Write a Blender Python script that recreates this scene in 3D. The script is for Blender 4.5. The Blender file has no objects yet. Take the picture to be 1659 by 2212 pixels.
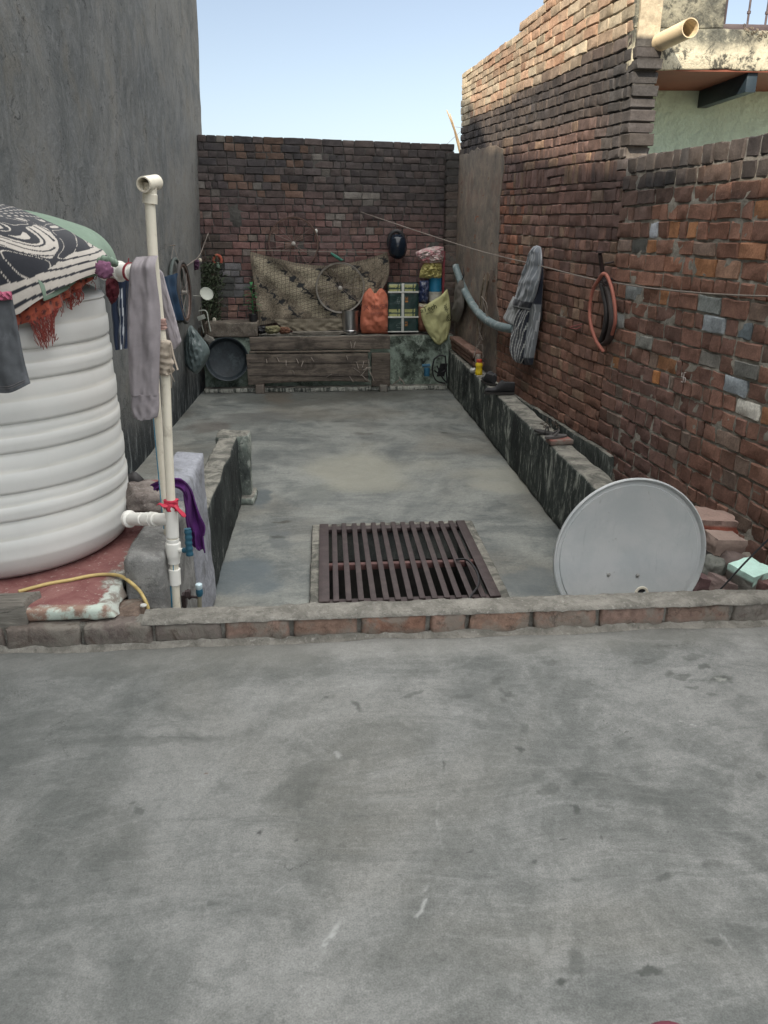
import bpy, math, random
import numpy as np
from mathutils import Vector, Matrix, Euler, noise as mn
random.seed(7); np.random.seed(7)
R = math.radians
sc = bpy.context.scene
# ------------------------------------------------------------------ camera
FPX = 1661.0                                   # focal length in units where the picture is 1659 x 2212
PITCH = math.atan(606/FPX); YAW = math.atan(130*math.cos(PITCH)/FPX)
CAM = np.array([0, 0, 1.35])
FW = np.array([math.sin(YAW)*math.cos(PITCH), math.cos(YAW)*math.cos(PITCH), -math.sin(PITCH)])
RT = np.array([math.cos(YAW), -math.sin(YAW), 0.0]); UP = np.cross(RT, FW)
cam = bpy.data.cameras.new('camera'); camo = bpy.data.objects.new('camera', cam); sc.collection.objects.link(camo)
camo.matrix_world = Matrix(((RT[0], UP[0], -FW[0], CAM[0]), (RT[1], UP[1], -FW[1], CAM[1]), (RT[2], UP[2], -FW[2], CAM[2]), (0, 0, 0, 1)))
cam.sensor_fit = 'VERTICAL'; cam.sensor_height = 36.0; cam.lens = 36.0*FPX/2212
cam.clip_start = 0.05; cam.clip_end = 3000
sc.camera = camo
# ------------------------------------------------------------------ sky, sun, exposure
SUN_EL, SUN_AZ = R(35), R(30)                  # the sun stands behind the camera on the left
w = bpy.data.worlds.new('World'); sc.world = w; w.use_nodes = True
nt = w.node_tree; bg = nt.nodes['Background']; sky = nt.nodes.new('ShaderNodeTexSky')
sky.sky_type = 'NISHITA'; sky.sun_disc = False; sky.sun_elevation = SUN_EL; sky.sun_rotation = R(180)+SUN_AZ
sky.altitude = 200; sky.air_density = 1.0; sky.dust_density = 1.6; sky.ozone_density = 1.3
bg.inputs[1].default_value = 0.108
# added fill: upper sky brightened to light the shaded yard, horizon band left blue
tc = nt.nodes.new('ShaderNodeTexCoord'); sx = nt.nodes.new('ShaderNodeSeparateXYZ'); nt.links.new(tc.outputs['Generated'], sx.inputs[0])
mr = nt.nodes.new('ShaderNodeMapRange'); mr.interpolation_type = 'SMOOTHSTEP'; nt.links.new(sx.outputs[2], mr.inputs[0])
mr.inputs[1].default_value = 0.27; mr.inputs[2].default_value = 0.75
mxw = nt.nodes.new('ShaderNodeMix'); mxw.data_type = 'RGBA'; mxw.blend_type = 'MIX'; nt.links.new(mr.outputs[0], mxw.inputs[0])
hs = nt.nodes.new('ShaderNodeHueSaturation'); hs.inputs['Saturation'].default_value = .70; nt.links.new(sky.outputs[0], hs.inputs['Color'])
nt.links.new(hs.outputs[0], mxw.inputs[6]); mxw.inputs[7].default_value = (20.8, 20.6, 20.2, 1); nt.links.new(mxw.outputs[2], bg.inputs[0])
sl = bpy.data.lights.new('sun', 'SUN'); sl.energy = 4.6; sl.angle = R(0.6); sl.color = (1.0, 0.85, 0.66)
so = bpy.data.objects.new('sun', sl); sc.collection.objects.link(so)
sdir = Vector((math.sin(SUN_AZ)*math.cos(SUN_EL), math.cos(SUN_AZ)*math.cos(SUN_EL), -math.sin(SUN_EL)))
so.rotation_euler = sdir.to_track_quat('-Z', 'Y').to_euler(); so.location = (-4, -6, 9)
sc.view_settings.view_transform = 'Standard'; sc.view_settings.look = 'None'
sc.view_settings.exposure = 0.62; sc.view_settings.gamma = 1
sc.render.engine = 'CYCLES'
# ------------------------------------------------------------------ geometry helpers
def ray(x, y): return FW + RT*(x-829.5)/FPX - UP*(y-1106)/FPX
def atz(x, y, z): d = ray(x, y); return CAM + d*((z-CAM[2])/d[2])
def aty(x, y, Y): d = ray(x, y); return CAM + d*(Y/d[1])
WA, WB = np.array([1.60, 9.74]), np.array([2.04, 4.5])      # right wall, plan line
def atw(x, y, off=0.0):
    t = (WB-WA)/np.linalg.norm(WB-WA); n = np.array([t[1], -t[0]])
    if n[0] > 0: n = -n
    P = WA + n*off; d = ray(x, y)
    return CAM + d*(((P-CAM[:2])@n)/(d[:2]@n))
WN = np.array([-(WA-WB)[1], (WA-WB)[0], 0]); WN = WN/np.linalg.norm(WN)
if WN[0] > 0: WN = -WN
def atx(x, y, X): d = ray(x, y); return CAM + d*(X/d[0])
def nz(x, y, z, s=1.0): return mn.noise(Vector((x*s, y*s, z*s)))
def sm(a, b, x): t = min(1, max(0, (x-a)/(b-a))) if b != a else float(x > a); return t*t*(3-2*t)

class MB:
    def __init__(s): s.v = []; s.f = []; s.m = []; s.c = []
    def add(s, vs, fs, mat=0, col=(1, 1, 1)):
        b = len(s.v); s.v += [tuple(float(q) for q in p) for p in vs]
        s.f += [tuple(i+b for i in f) for f in fs]; s.m += [mat]*len(fs)
        if len(col) == 3 and not hasattr(col[0], '__len__'): s.c += [tuple(col)]*len(vs)
        else: s.c += [tuple(c[:3]) for c in col]
    def box(s, c, sz, rot=(0, 0, 0), mat=0, col=(1, 1, 1), bev=0.0, jit=0.0):
        hx, hy, hz = sz[0]/2, sz[1]/2, sz[2]/2; M = Euler(rot).to_matrix(); c = Vector(c)
        if bev <= 0:
            vs = [(x, y, z) for z in (-hz, hz) for y in (-hy, hy) for x in (-hx, hx)]
            fs = [(0, 2, 3, 1), (4, 5, 7, 6), (0, 1, 5, 4), (2, 6, 7, 3), (0, 4, 6, 2), (1, 3, 7, 5)]
            s.add([M @ (Vector(v)+Vector([random.uniform(-jit, jit) for _ in range(3)])) + c for v in vs], fs, mat, col); return
        bev = min(bev, hx*.9, hy*.9, hz*.9); vs = []; idx = {}
        for i in range(4):
            for j in range(4):
                for k in range(4):
                    if sum(q in (1, 2) for q in (i, j, k)) == 3: continue
                    def g(h, q): return (-h, -h+bev, h-bev, h)[q]
                    ne = sum(q in (0, 3) for q in (i, j, k)); p = [g(hx, i), g(hy, j), g(hz, k)]
                    if ne >= 2:
                        sh = bev*(.3 if ne == 2 else .42)
                        for a, (h, q) in enumerate(((hx, i), (hy, j), (hz, k))):
                            if q == 0: p[a] += sh
                            if q == 3: p[a] -= sh
                    idx[i, j, k] = len(vs); vs.append(Vector(p)+Vector([random.uniform(-jit, jit) for _ in range(3)]))
        fs = []
        for a in range(3):
            for e in (0, 3):
                for i in range(3):
                    for j in range(3):
                        def key(u, v): q = [u, v]; q.insert(a, e); return idx[tuple(q)]
                        q = (key(i, j), key(i+1, j), key(i+1, j+1), key(i, j+1))
                        if (e == 0) ^ (a == 1): q = q[::-1]
                        fs.append(q)
        s.add([M @ v + c for v in vs], fs, mat, col)
    def tube(s, pts, r, n=8, mat=0, col=(1, 1, 1), closed=False, caps=True, sq=1.0):
        P = [Vector(p) for p in pts]; m = len(P); rr = r if hasattr(r, '__len__') else [r]*m
        T = []
        for i in range(m):
            if closed: T.append((P[(i+1) % m]-P[i-1]).normalized())
            else: T.append((P[min(i+1, m-1)]-P[max(i-1, 0)]).normalized())
        a = Vector((0, 0, 1)) if abs(T[0].z) < .9 else Vector((1, 0, 0)); N = T[0].cross(a).normalized(); vs = []
        for i in range(m):
            N = (N - T[i]*N.dot(T[i])).normalized(); B = T[i].cross(N)
            for k in range(n):
                an = 2*math.pi*k/n; vs.append(P[i] + (N*math.cos(an)+B*math.sin(an)*sq)*rr[i])
        fs = []
        for i in range(m if closed else m-1):
            j = (i+1) % m
            for k in range(n): fs.append((i*n+k, i*n+(k+1) % n, j*n+(k+1) % n, j*n+k))
        if caps and not closed: fs += [tuple(range(n))[::-1], tuple((m-1)*n+k for k in range(n))]
        s.add(vs, fs, mat, col)
    def lathe(s, prof, n=32, loc=(0, 0, 0), rot=(0, 0, 0), mat=0, col=(1, 1, 1), a0=0, a1=2*math.pi):
        M = Euler(rot).to_matrix() if not isinstance(rot, Matrix) else rot; L = Vector(loc); vs = []
        full = abs(a1-a0-2*math.pi) < 1e-6; nn = n if full else n+1
        for (r, h) in prof:
            for k in range(nn):
                a = a0+(a1-a0)*k/n; vs.append(M @ Vector((r*math.cos(a), r*math.sin(a), h))+L)
        fs = []
        for i in range(len(prof)-1):
            for k in range(n if full else n):
                fs.append((i*nn+k, i*nn+(k+1) % nn, (i+1)*nn+(k+1) % nn, (i+1)*nn+k))
        s.add(vs, fs, mat, col)
    def blob(s, c, rad, n=4, amp=.15, fr=1.5, boxy=.5, rot=(0, 0, 0), mat=0, col=(1, 1, 1), seed=0, colf=None):
        M = Euler(rot).to_matrix(); c = Vector(c); vs = []; fs = []; cs = []; key = {}
        def vid(p):
            k = tuple(round(q, 4) for q in p)
            if k in key: return key[k]
            p = Vector(p); d = p.normalized(); q = d.lerp(p, boxy)
            q = q*(1+amp*mn.noise(d*fr+Vector((seed*7.3, seed*1.7, seed)))+amp*.4*mn.noise(d*fr*3+Vector((seed, 5, 2))))
            key[k] = len(vs); lp = Vector((q.x*rad[0], q.y*rad[1], q.z*rad[2])); vs.append(M @ lp+c)
            cs.append(colf(q) if colf else col); return key[k]
        for a in range(3):
            for e in (-1, 1):
                for i in range(n):
                    for j in range(n):
                        def pt(u, v):
                            q = [-1+2*u/n, -1+2*v/n]; q.insert(a, e); return q
                        f = [vid(pt(i, j)), vid(pt(i+1, j)), vid(pt(i+1, j+1)), vid(pt(i, j+1))]
                        if (e == -1) ^ (a == 1): f = f[::-1]
                        fs.append(tuple(f))
        s.add(vs, fs, mat, cs)
    def sheet(s, P, thick=.004, mat=0, col=None, flip=False):
        P = np.asarray(P, float); nv, nu = P.shape[:2]
        du = np.gradient(P, axis=1); dv = np.gradient(P, axis=0); N = np.cross(du, dv)
        N /= np.maximum(np.linalg.norm(N, axis=2, keepdims=True), 1e-9)
        if flip: N = -N
        Q = P-N*thick if not hasattr(thick, 'shape') else P-N*thick[..., None]
        C = [tuple(c) for c in np.asarray(col, float).reshape(-1, 3)] if col is not None else [(1, 1, 1)]*(nu*nv)
        vs = list(P.reshape(-1, 3))+list(Q.reshape(-1, 3)); k = nu*nv; fs = []
        for j in range(nv-1):
            for i in range(nu-1):
                a, b, c, d = j*nu+i, j*nu+i+1, (j+1)*nu+i+1, (j+1)*nu+i
                fs.append((a, b, c, d)); fs.append((d+k, c+k, b+k, a+k))
        bd = [j*nu for j in range(nv)]+[(nv-1)*nu+i for i in range(1, nu)]+[j*nu+nu-1 for j in range(nv-2, -1, -1)]+[i for i in range(nu-2, 0, -1)]
        for i in range(len(bd)):
            a, b = bd[i], bd[(i+1) % len(bd)]; fs.append((a, b, b+k, a+k))
        s.add(vs, fs, mat, C+C)
    def build(s, name, mats, parent=None, smooth=True, loc=None, ang=40):
        me = bpy.data.meshes.new(name); V = np.array(s.v)
        if parent is not None: o0 = np.array(parent['_w'])
        elif loc is not None: o0 = np.array(loc, float)
        else: o0 = np.array([(V[:, 0].min()+V[:, 0].max())/2, (V[:, 1].min()+V[:, 1].max())/2, V[:, 2].min()])
        me.from_pydata((V-o0).tolist(), [], s.f); me.update()
        for m in (mats if isinstance(mats, (list, tuple)) else [mats]): me.materials.append(m)
        me.polygons.foreach_set('material_index', s.m)
        me.polygons.foreach_set('use_smooth', [smooth]*len(s.f))
        at = me.color_attributes.new('Col', 'FLOAT_COLOR', 'POINT')
        C = np.ones((len(s.v), 4)); C[:, :3] = np.array(s.c); at.data.foreach_set('color', C.ravel())
        if smooth: me.set_sharp_from_angle(angle=R(ang))
        o = bpy.data.objects.new(name, me); sc.collection.objects.link(o)
        if parent is not None: o.parent = parent
        else: o.location = o0
        o['_w'] = [float(q) for q in o0]
        return o
def tag(o, label=None, cat=None, group=None, kind=None):
    if label: o['label'] = label
    if cat: o['category'] = cat
    if group: o['group'] = group
    if kind: o['kind'] = kind
    return o
def empty(name, loc, label, cat, group=None):
    o = bpy.data.objects.new(name, None); sc.collection.objects.link(o); o.location = [float(q) for q in loc]; o.empty_display_size = .1
    o['_w'] = [float(q) for q in loc]; return tag(o, label, cat, group)
def struct(o): o['kind'] = 'structure'; return o
def copy_tree(o, parent=None):
    c = o.copy(); sc.collection.objects.link(c)
    if parent is not None: c.parent = parent
    for ch in [x for x in bpy.data.objects if x.parent == o]: copy_tree(ch, c)
    return c
def cat_pts(pts, k=6):                          # smooth curve through points
    P = [Vector(p) for p in pts]; out = []
    for i in range(len(P)-1):
        a, b, c, d = P[max(i-1, 0)], P[i], P[i+1], P[min(i+2, len(P)-1)]
        for q in range(k):
            t = q/k; out.append(.5*((2*b)+(c-a)*t+(2*a-5*b+4*c-d)*t*t+(3*b-a-3*c+d)*t**3))
    return out+[P[-1]]
def poly(pts, n):                               # resample 2-D polyline (smooth) to n points
    c = cat_pts([(p[0], p[1], p[2] if len(p) > 2 else 0) for p in pts], 8); L = [0]
    for i in range(1, len(c)): L.append(L[-1]+(c[i]-c[i-1]).length)
    out = []
    for k in range(n):
        t = L[-1]*k/(n-1); i = 1
        while i < len(L)-1 and L[i] < t: i += 1
        u = (t-L[i-1])/max(L[i]-L[i-1], 1e-9); out.append(c[i-1].lerp(c[i], u))
    return np.array([[p.x, p.y, p.z] for p in out])
def outline(Lp, Rp, nu, nv, top=None, bot=None):  # picture-space patch between a left and a right edge (optionally bent top / bottom)
    A = poly(Lp, nv)[:, :2]; B = poly(Rp, nv)[:, :2]; G = np.zeros((nv, nu, 2))
    for i in range(nu): u = i/(nu-1); G[:, i] = A*(1-u)+B*u
    v = np.linspace(0, 1, nv)[:, None, None]
    if top is not None: G += (poly(top, nu)[:, :2]-G[0])[None]*(1-v)**1.5
    if bot is not None: G += (poly(bot, nu)[:, :2]-G[-1])[None]*v**1.5
    return G
def puff(G, place, nrm, bulge, wr=.0, fr=6, seed=0, pin=0.5, flat=.35, folds=0, fa=0, fdir=0, open_=False):
    """front and back shell of a filled bag whose silhouette is G; returns an MB"""
    nv, nu = G.shape[:2]; nrm = np.array(nrm, float); F = np.zeros((nv, nu, 3)); Bk = np.zeros((nv, nu, 3))
    for j in range(nv):
        for i in range(nu):
            u, v = i/(nu-1), j/(nv-1); p = np.array(place(*G[j, i]))
            e = (max(0, 1-(2*u-1)**2))**pin*(1 if open_ else (max(0, 1-(2*v-1)**4))**pin)
            d = wr*(nz(u*fr+seed, v*fr*1.3, seed*3.1)+.5*nz(u*fr*2.3, v*fr*2.7+seed, seed))
            if folds: d += fa*math.sin((u+.12*nz(v*3, seed, 1))*folds*2*math.pi)*(1-.6*v if fdir == 0 else .4+.6*v)
            F[j, i] = p+nrm*(bulge*e+d*min(1, e*1.4)); Bk[j, i] = p-nrm*bulge*flat*e
    mb = MB(); k = nu*nv; fs = []
    for j in range(nv-1):
        for i in range(nu-1):
            a, b, c, d = j*nu+i, j*nu+i+1, (j+1)*nu+i+1, (j+1)*nu+i
            fs.append((a, d, c, b)); fs.append((a+k, b+k, c+k, d+k))
    bd = [j*nu for j in range(nv)]+[(nv-1)*nu+i for i in range(1, nu)]+[j*nu+nu-1 for j in range(nv-2, -1, -1)]+[i for i in range(nu-2, 0, -1)]
    for i in range(len(bd)): a, b = bd[i], bd[(i+1) % len(bd)]; fs.append((b, a, a+k, b+k))
    mb.add(list(F.reshape(-1, 3))+list(Bk.reshape(-1, 3)), fs); mb.shape = (nv, nu); return mb
def paint(mb, fn):                              # fn(u, v) -> colour, for puff / sheet meshes
    nv, nu = mb.shape
    c = [fn(i/(nu-1), j/(nv-1)) for j in range(nv) for i in range(nu)]; mb.c = c+c
def hang(G, place, nrm, amp=.02, folds=5, seed=0, wob=.01, thick=.004, ph=0, grow=.3):
    nv, nu = G.shape[:2]; nrm = np.array(nrm, float); P = np.zeros((nv, nu, 3))
    for j in range(nv):
        for i in range(nu):
            u, v = i/(nu-1), j/(nv-1)
            d = amp*(grow+(1-grow)*v)*math.sin((u+.08*nz(v*2.5, seed, 3))*folds*2*math.pi+ph)+wob*nz(u*5+seed, v*4, seed*2)
            P[j, i] = np.array(place(*G[j, i]))+nrm*d
    mb = MB(); mb.sheet(P, thick); mb.shape = (nv, nu); return mb
def text_mb(mb, txt, M, size, depth=.001, mat=0, col=(1, 1, 1), wrap=None):
    cu = bpy.data.curves.new('t', 'FONT'); cu.body = txt; cu.size = size; cu.extrude = depth; cu.align_x = 'CENTER'; cu.resolution_u = 3
    o = bpy.data.objects.new('t', cu); sc.collection.objects.link(o); dg = bpy.context.evaluated_depsgraph_get(); dg.update()
    me = bpy.data.meshes.new_from_object(o.evaluated_get(dg))
    vs = [M @ v.co for v in me.vertices]
    if wrap: vs = [wrap(v) for v in vs]
    mb.add(vs, [tuple(p.vertices) for p in me.polygons], mat, col)
    bpy.data.objects.remove(o); bpy.data.curves.remove(cu); bpy.data.meshes.remove(me)
# ------------------------------------------------------------------ material helpers
class NT:
    def __init__(s, name):
        s.mat = bpy.data.materials.new(name); s.mat.use_nodes = True; s.t = s.mat.node_tree
        s.b = s.t.nodes['Principled BSDF']; s.pos = s.t.nodes.new('ShaderNodeNewGeometry').outputs['Position']
    def put(s, sock, v):
        if v is None: return
        if hasattr(v, 'is_output') or isinstance(v, bpy.types.NodeSocket): s.t.links.new(v, sock)
        else:
            if hasattr(sock.default_value, '__len__') and not hasattr(v, '__len__'): v = (v, v, v)
            if hasattr(v, '__len__') and len(sock.default_value) == 4 and len(v) == 3: v = tuple(v)+(1,)
            sock.default_value = v
    def new(s, t, **kw):
        n = s.t.nodes.new(t)
        for k, v in kw.items(): setattr(n, k, v)
        return n
    def mapv(s, scale=(1, 1, 1), rot=(0, 0, 0), loc=(0, 0, 0), vec=None, vt='POINT'):
        n = s.new('ShaderNodeMapping', vector_type=vt); s.put(n.inputs['Vector'], vec or s.pos)
        n.inputs['Scale'].default_value = scale; n.inputs['Rotation'].default_value = rot; n.inputs['Location'].default_value = loc
        return n.outputs[0]
    def noise(s, scale, det=4, rough=.55, dist=0, vec=None, color=False):
        n = s.new('ShaderNodeTexNoise'); s.put(n.inputs['Vector'], vec or s.pos); n.inputs['Scale'].default_value = scale
        n.inputs['Detail'].default_value = det; n.inputs['Roughness'].default_value = rough; n.inputs['Distortion'].default_value = dist
        return n.outputs['Color' if color else 'Fac']
    def voro(s, scale, feature='F1', vec=None, rnd=1, out='Distance'):
        n = s.new('ShaderNodeTexVoronoi', feature=feature); s.put(n.inputs['Vector'], vec or s.pos)
        n.inputs['Scale'].default_value = scale; n.inputs['Randomness'].default_value = rnd; return n.outputs[out]
    def rng(s, v, a, b, c=0, d=1, smooth=True):
        n = s.new('ShaderNodeMapRange', interpolation_type='SMOOTHSTEP' if smooth else 'LINEAR'); s.put(n.inputs[0], v)
        for k, q in zip((1, 2, 3, 4), (a, b, c, d)): s.put(n.inputs[k], q)
        return n.outputs[0]
    def math(s, op, a, b=None, c=None):
        n = s.new('ShaderNodeMath', operation=op); s.put(n.inputs[0], a); s.put(n.inputs[1], b)
        if c is not None: s.put(n.inputs[2], c)
        return n.outputs[0]
    def mix(s, f, a, b, mode='MIX'):
        n = s.new('ShaderNodeMix', data_type='RGBA', blend_type=mode); s.put(n.inputs[0], f); s.put(n.inputs[6], a); s.put(n.inputs[7], b)
        return n.outputs[2]
    def vadd(s, a, b, op='ADD', sc_=None):
        n = s.new('ShaderNodeVectorMath', operation=op); s.put(n.inputs[0], a); s.put(n.inputs[1], b)
        return n.outputs['Value' if op in ('LENGTH', 'DOT_PRODUCT') else 'Vector']
    def sep(s, v=None): n = s.new('ShaderNodeSeparateXYZ'); s.put(n.inputs[0], v or s.pos); return n.outputs
    def attr(s): n = s.new('ShaderNodeAttribute'); n.attribute_name = 'Col'; return n.outputs['Color']
    def done(s, col, rough=.8, bumps=(), metal=0, spec=.4, **kw):
        s.put(s.b.inputs['Base Color'], col); s.put(s.b.inputs['Roughness'], rough); s.put(s.b.inputs['Metallic'], metal)
        s.b.inputs['Specular IOR Level'].default_value = spec
        prev = None
        for h, st, di in bumps:
            n = s.new('ShaderNodeBump'); s.put(n.inputs['Height'], h); n.inputs['Strength'].default_value = st; n.inputs['Distance'].default_value = di
            if prev: s.t.links.new(prev, n.inputs['Normal'])
            prev = n.outputs[0]
        if prev: s.t.links.new(prev, s.b.inputs['Normal'])
        for k, v in kw.items(): s.put(s.b.inputs[k.replace('_', ' ')], v)
        return s.mat
def mk(name, c=(1, 1, 1), var=.25, sc1=8, rough=.8, bump=.3, bs=60, bd=.004, metal=0, spec=.4, dirt=None, dsc=5, **kw):
    """general surface: colour attribute x colour x blotchy variation (+ dirt)"""
    m = NT(name); n1 = m.noise(sc1, 6, .6); n2 = m.noise(sc1*7, 4, .6)
    f = m.math('ADD', m.math('MULTIPLY', n1, .65), m.math('MULTIPLY', n2, .35))
    f = m.rng(f, .3, .7, 1-var, 1+var, False); v = m.mix(1, m.attr(), c, 'MULTIPLY'); v = m.mix(1, v, m.new('ShaderNodeCombineXYZ').outputs[0] if False else f, 'MULTIPLY')
    if dirt: v = m.mix(m.rng(m.noise(dsc, 8, .7, .6), .5, .68, 0, .85), v, dirt)
    h = m.noise(bs, 5, .6)
    return m.done(v, rough, [(h, bump, bd)], metal, spec, **kw)
def brick_mat(name, wear=.5):
    m = NT(name); a = m.attr(); n1 = m.noise(14, 8, .65); n2 = m.noise(90, 4, .6); n3 = m.noise(5, 6, .7, .5)
    v = m.mix(1, a, m.rng(n1, .25, .75, .62, 1.38, False), 'MULTIPLY')
    v = m.mix(1, v, m.rng(n2, .3, .7, .8, 1.2, False), 'MULTIPLY')
    v = m.mix(m.rng(n3, .52, .72, 0, wear), v, m.mix(.5, (.15, .135, .118), a))                  # mortar smear and dust
    sp = m.voro(55); v = m.mix(m.rng(sp, .0, .16, .5, 0), v, (.05, .04, .035))
    lm = m.noise(22, 8, .75, 1.5); v = m.mix(m.rng(lm, .64, .75, 0, .6), v, m.mix(.55, a, (.42, .39, .34)))
    return m.done(v, .92, [(n1, .5, .012), (n2, .6, .004)], spec=.2)
def mortar_mat(name):
    m = NT(name); n1 = m.noise(20, 8, .7); n2 = m.noise(120, 4, .6)
    v = m.mix(1, m.attr(), m.rng(n1, .3, .7, .6, 1.35, False), 'MULTIPLY')
    return m.done(v, .95, [(n1, .7, .015), (n2, .6, .004)], spec=.2)
def concrete(name, light, dark, tint, swirl=True, gl=.75, extra=None):
    m = NT(name); wv = m.noise(.9, 2, .4, 0, color=True)
    warp = m.vadd(m.pos, m.vadd(wv, (.5, .5, .5), 'SUBTRACT'))
    big = m.noise(1.1, 8, .66, 1.0); mid = m.noise(3.6, 9, .7, .8); fine = m.noise(38, 6, .7); grit = m.noise(260, 2, .5)
    f = m.math('ADD', m.math('MULTIPLY', big, .6), m.math('MULTIPLY', mid, .4))
    v = m.mix(m.rng(f, .39, .61), dark, light); bl = m.noise(6.5, 7, .7, .15); v = m.mix(m.rng(bl, .46, .34, 0, .45), v, dark); v = m.mix(m.rng(bl, .55, .68, 0, .35), v, light)
    v = m.mix(m.rng(m.noise(.8, 4, .5, .6), .45, .68, 0, .55), v, tint)
    if swirl:                                       # trowel strokes
        for sc_, rot, k in ((2.2, .5, .5), (3.1, 1.9, .42)):
            q = m.mapv((1, 7, 1), (0, 0, rot), vec=warp); s_ = m.noise(sc_, 8, .74, .1, vec=q)
            v = m.mix(m.rng(s_, .52, .72, 0, k), v, light); v = m.mix(m.rng(s_, .46, .3, 0, k), v, dark)
    if swirl:                                       # sweeping arcs left by the trowel
        for (cx, cy, a_, k) in ((.3, -.4, 17, .35), (-1.6, 1.2, 13, .3), (1.9, .9, 15, .3), (.2, 7.5, 9, .3)):
            q = m.vadd(warp, (cx, cy, 0), 'SUBTRACT'); o = m.sep(q); rad = m.vadd(q, None, 'LENGTH'); an = m.math('ARCTAN2', o[1], o[0])
            cb = m.new('ShaderNodeCombineXYZ'); m.put(cb.inputs[0], m.math('MULTIPLY', rad, a_)); m.put(cb.inputs[1], m.math('MULTIPLY', an, 2.2)); cb.inputs[2].default_value = a_
            s_ = m.noise(1, 8, .72, .25, vec=cb.outputs[0]); mk_ = m.rng(m.noise(1.2, 3, vec=m.vadd(m.pos, (a_, 0, 0), 'ADD')), .42, .58)
            v = m.mix(m.math('MULTIPLY', m.rng(s_, .54, .70, 0, k), mk_), v, light); v = m.mix(m.math('MULTIPLY', m.rng(s_, .46, .32, 0, k), mk_), v, dark)
        hc = m.voro(1.1, 'DISTANCE_TO_EDGE', vec=m.vadd(m.pos, m.vadd(m.noise(6, 6, .75, color=True), (.35, .35, 0), 'MULTIPLY')))
        v = m.mix(m.math('MULTIPLY', m.rng(hc, 0, .004, .6, 0), m.rng(m.noise(1.3, 2), .55, .6)), v, tuple(t*.4 for t in dark))
    v = m.mix(1, v, m.rng(fine, .3, .7, .86, 1.14, False), 'MULTIPLY')
    v = m.mix(1, v, m.rng(grit, .3, .7, .80, 1.20, False), 'MULTIPLY'); v = m.mix(1, v, m.rng(m.noise(95, 3, .6), .3, .7, .88, 1.12, False), 'MULTIPLY')
    dk = m.voro(9, vec=m.vadd(m.pos, m.noise(18, 3, color=True), 'ADD')); msk = m.rng(m.noise(1.7, 3), .54, .66)
    v = m.mix(m.math('MULTIPLY', m.rng(dk, .10, .2, .7, 0), msk), v, tuple(q*.42 for q in dark))
    pale = m.noise(7, 10, .78, .2); v = m.mix(m.rng(pale, .60, .76, 0, .4), v, tuple(min(1, q*1.5) for q in light))
    at_ = m.new('ShaderNodeAttribute'); at_.attribute_name = 'Stain'; v = m.mix(at_.outputs['Alpha'], v, at_.outputs['Color'])
    if extra: v = extra(m, v)
    rg = m.rng(mid, .35, .65, gl-.13, gl+.12)
    return m.done(v, rg, [(mid, .25, .02), (fine, .35, .004), (grit, .25, .0015)], spec=.35)
def gridbox(mb, lo, hi, step=.06, amp=.006, fr=4, bev=.015, mat=0, colf=None, col=(1, 1, 1), seed=0, mp=None, skip=()):
    lo = np.array(lo, float); hi = np.array(hi, float); n = [max(1, int(round((hi[a]-lo[a])/step))) for a in range(3)]
    ax = []
    for a in range(3):
        t = list(np.linspace(lo[a], hi[a], n[a]+1))
        if bev > 0 and hi[a]-lo[a] > 2.2*bev: t = sorted(set([t[0], lo[a]+bev, hi[a]-bev]+[q for q in t if lo[a]+bev*1.5 < q < hi[a]-bev*1.5]+[t[-1]]))
        ax.append(t)
    key = {}; vs = []; cs = []; fs = []
    def vid(i, j, k):
        if (i, j, k) in key: return key[i, j, k]
        p = np.array([ax[0][i], ax[1][j], ax[2][k]]); e = [(i in (0, len(ax[0])-1)), (j in (0, len(ax[1])-1)), (k in (0, len(ax[2])-1))]
        if sum(e) >= 2:
            for a, q in enumerate((i, j, k)):
                if e[a]: p[a] += bev*.3*(1 if q == 0 else -1)
        d = mn.noise_vector(Vector(p*fr)+Vector((seed, seed*2.1, seed*.7)))+.5*mn.noise_vector(Vector(p*fr*3.3)+Vector((seed, 3, 1)))
        p = p+np.array(d)*amp; cs.append(colf(*p) if colf else col)
        if mp: p = mp(p)
        key[i, j, k] = len(vs); vs.append(p); return key[i, j, k]
    for a in range(3):
        b, c = [(1, 2), (0, 2), (0, 1)][a]
        for e in (0, len(ax[a])-1):
            if (a, 0 if e == 0 else 1) in skip: continue
            for i in range(len(ax[b])-1):
                for j in range(len(ax[c])-1):
                    def K(u, v): q = [u, v]; q.insert(a, e); return vid(*q)
                    f = [K(i, j), K(i+1, j), K(i+1, j+1), K(i, j+1)]
                    if (e == 0) ^ (a == 1): f = f[::-1]
                    fs.append(tuple(f))
    mb.add(vs, fs, mat, cs)
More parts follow.
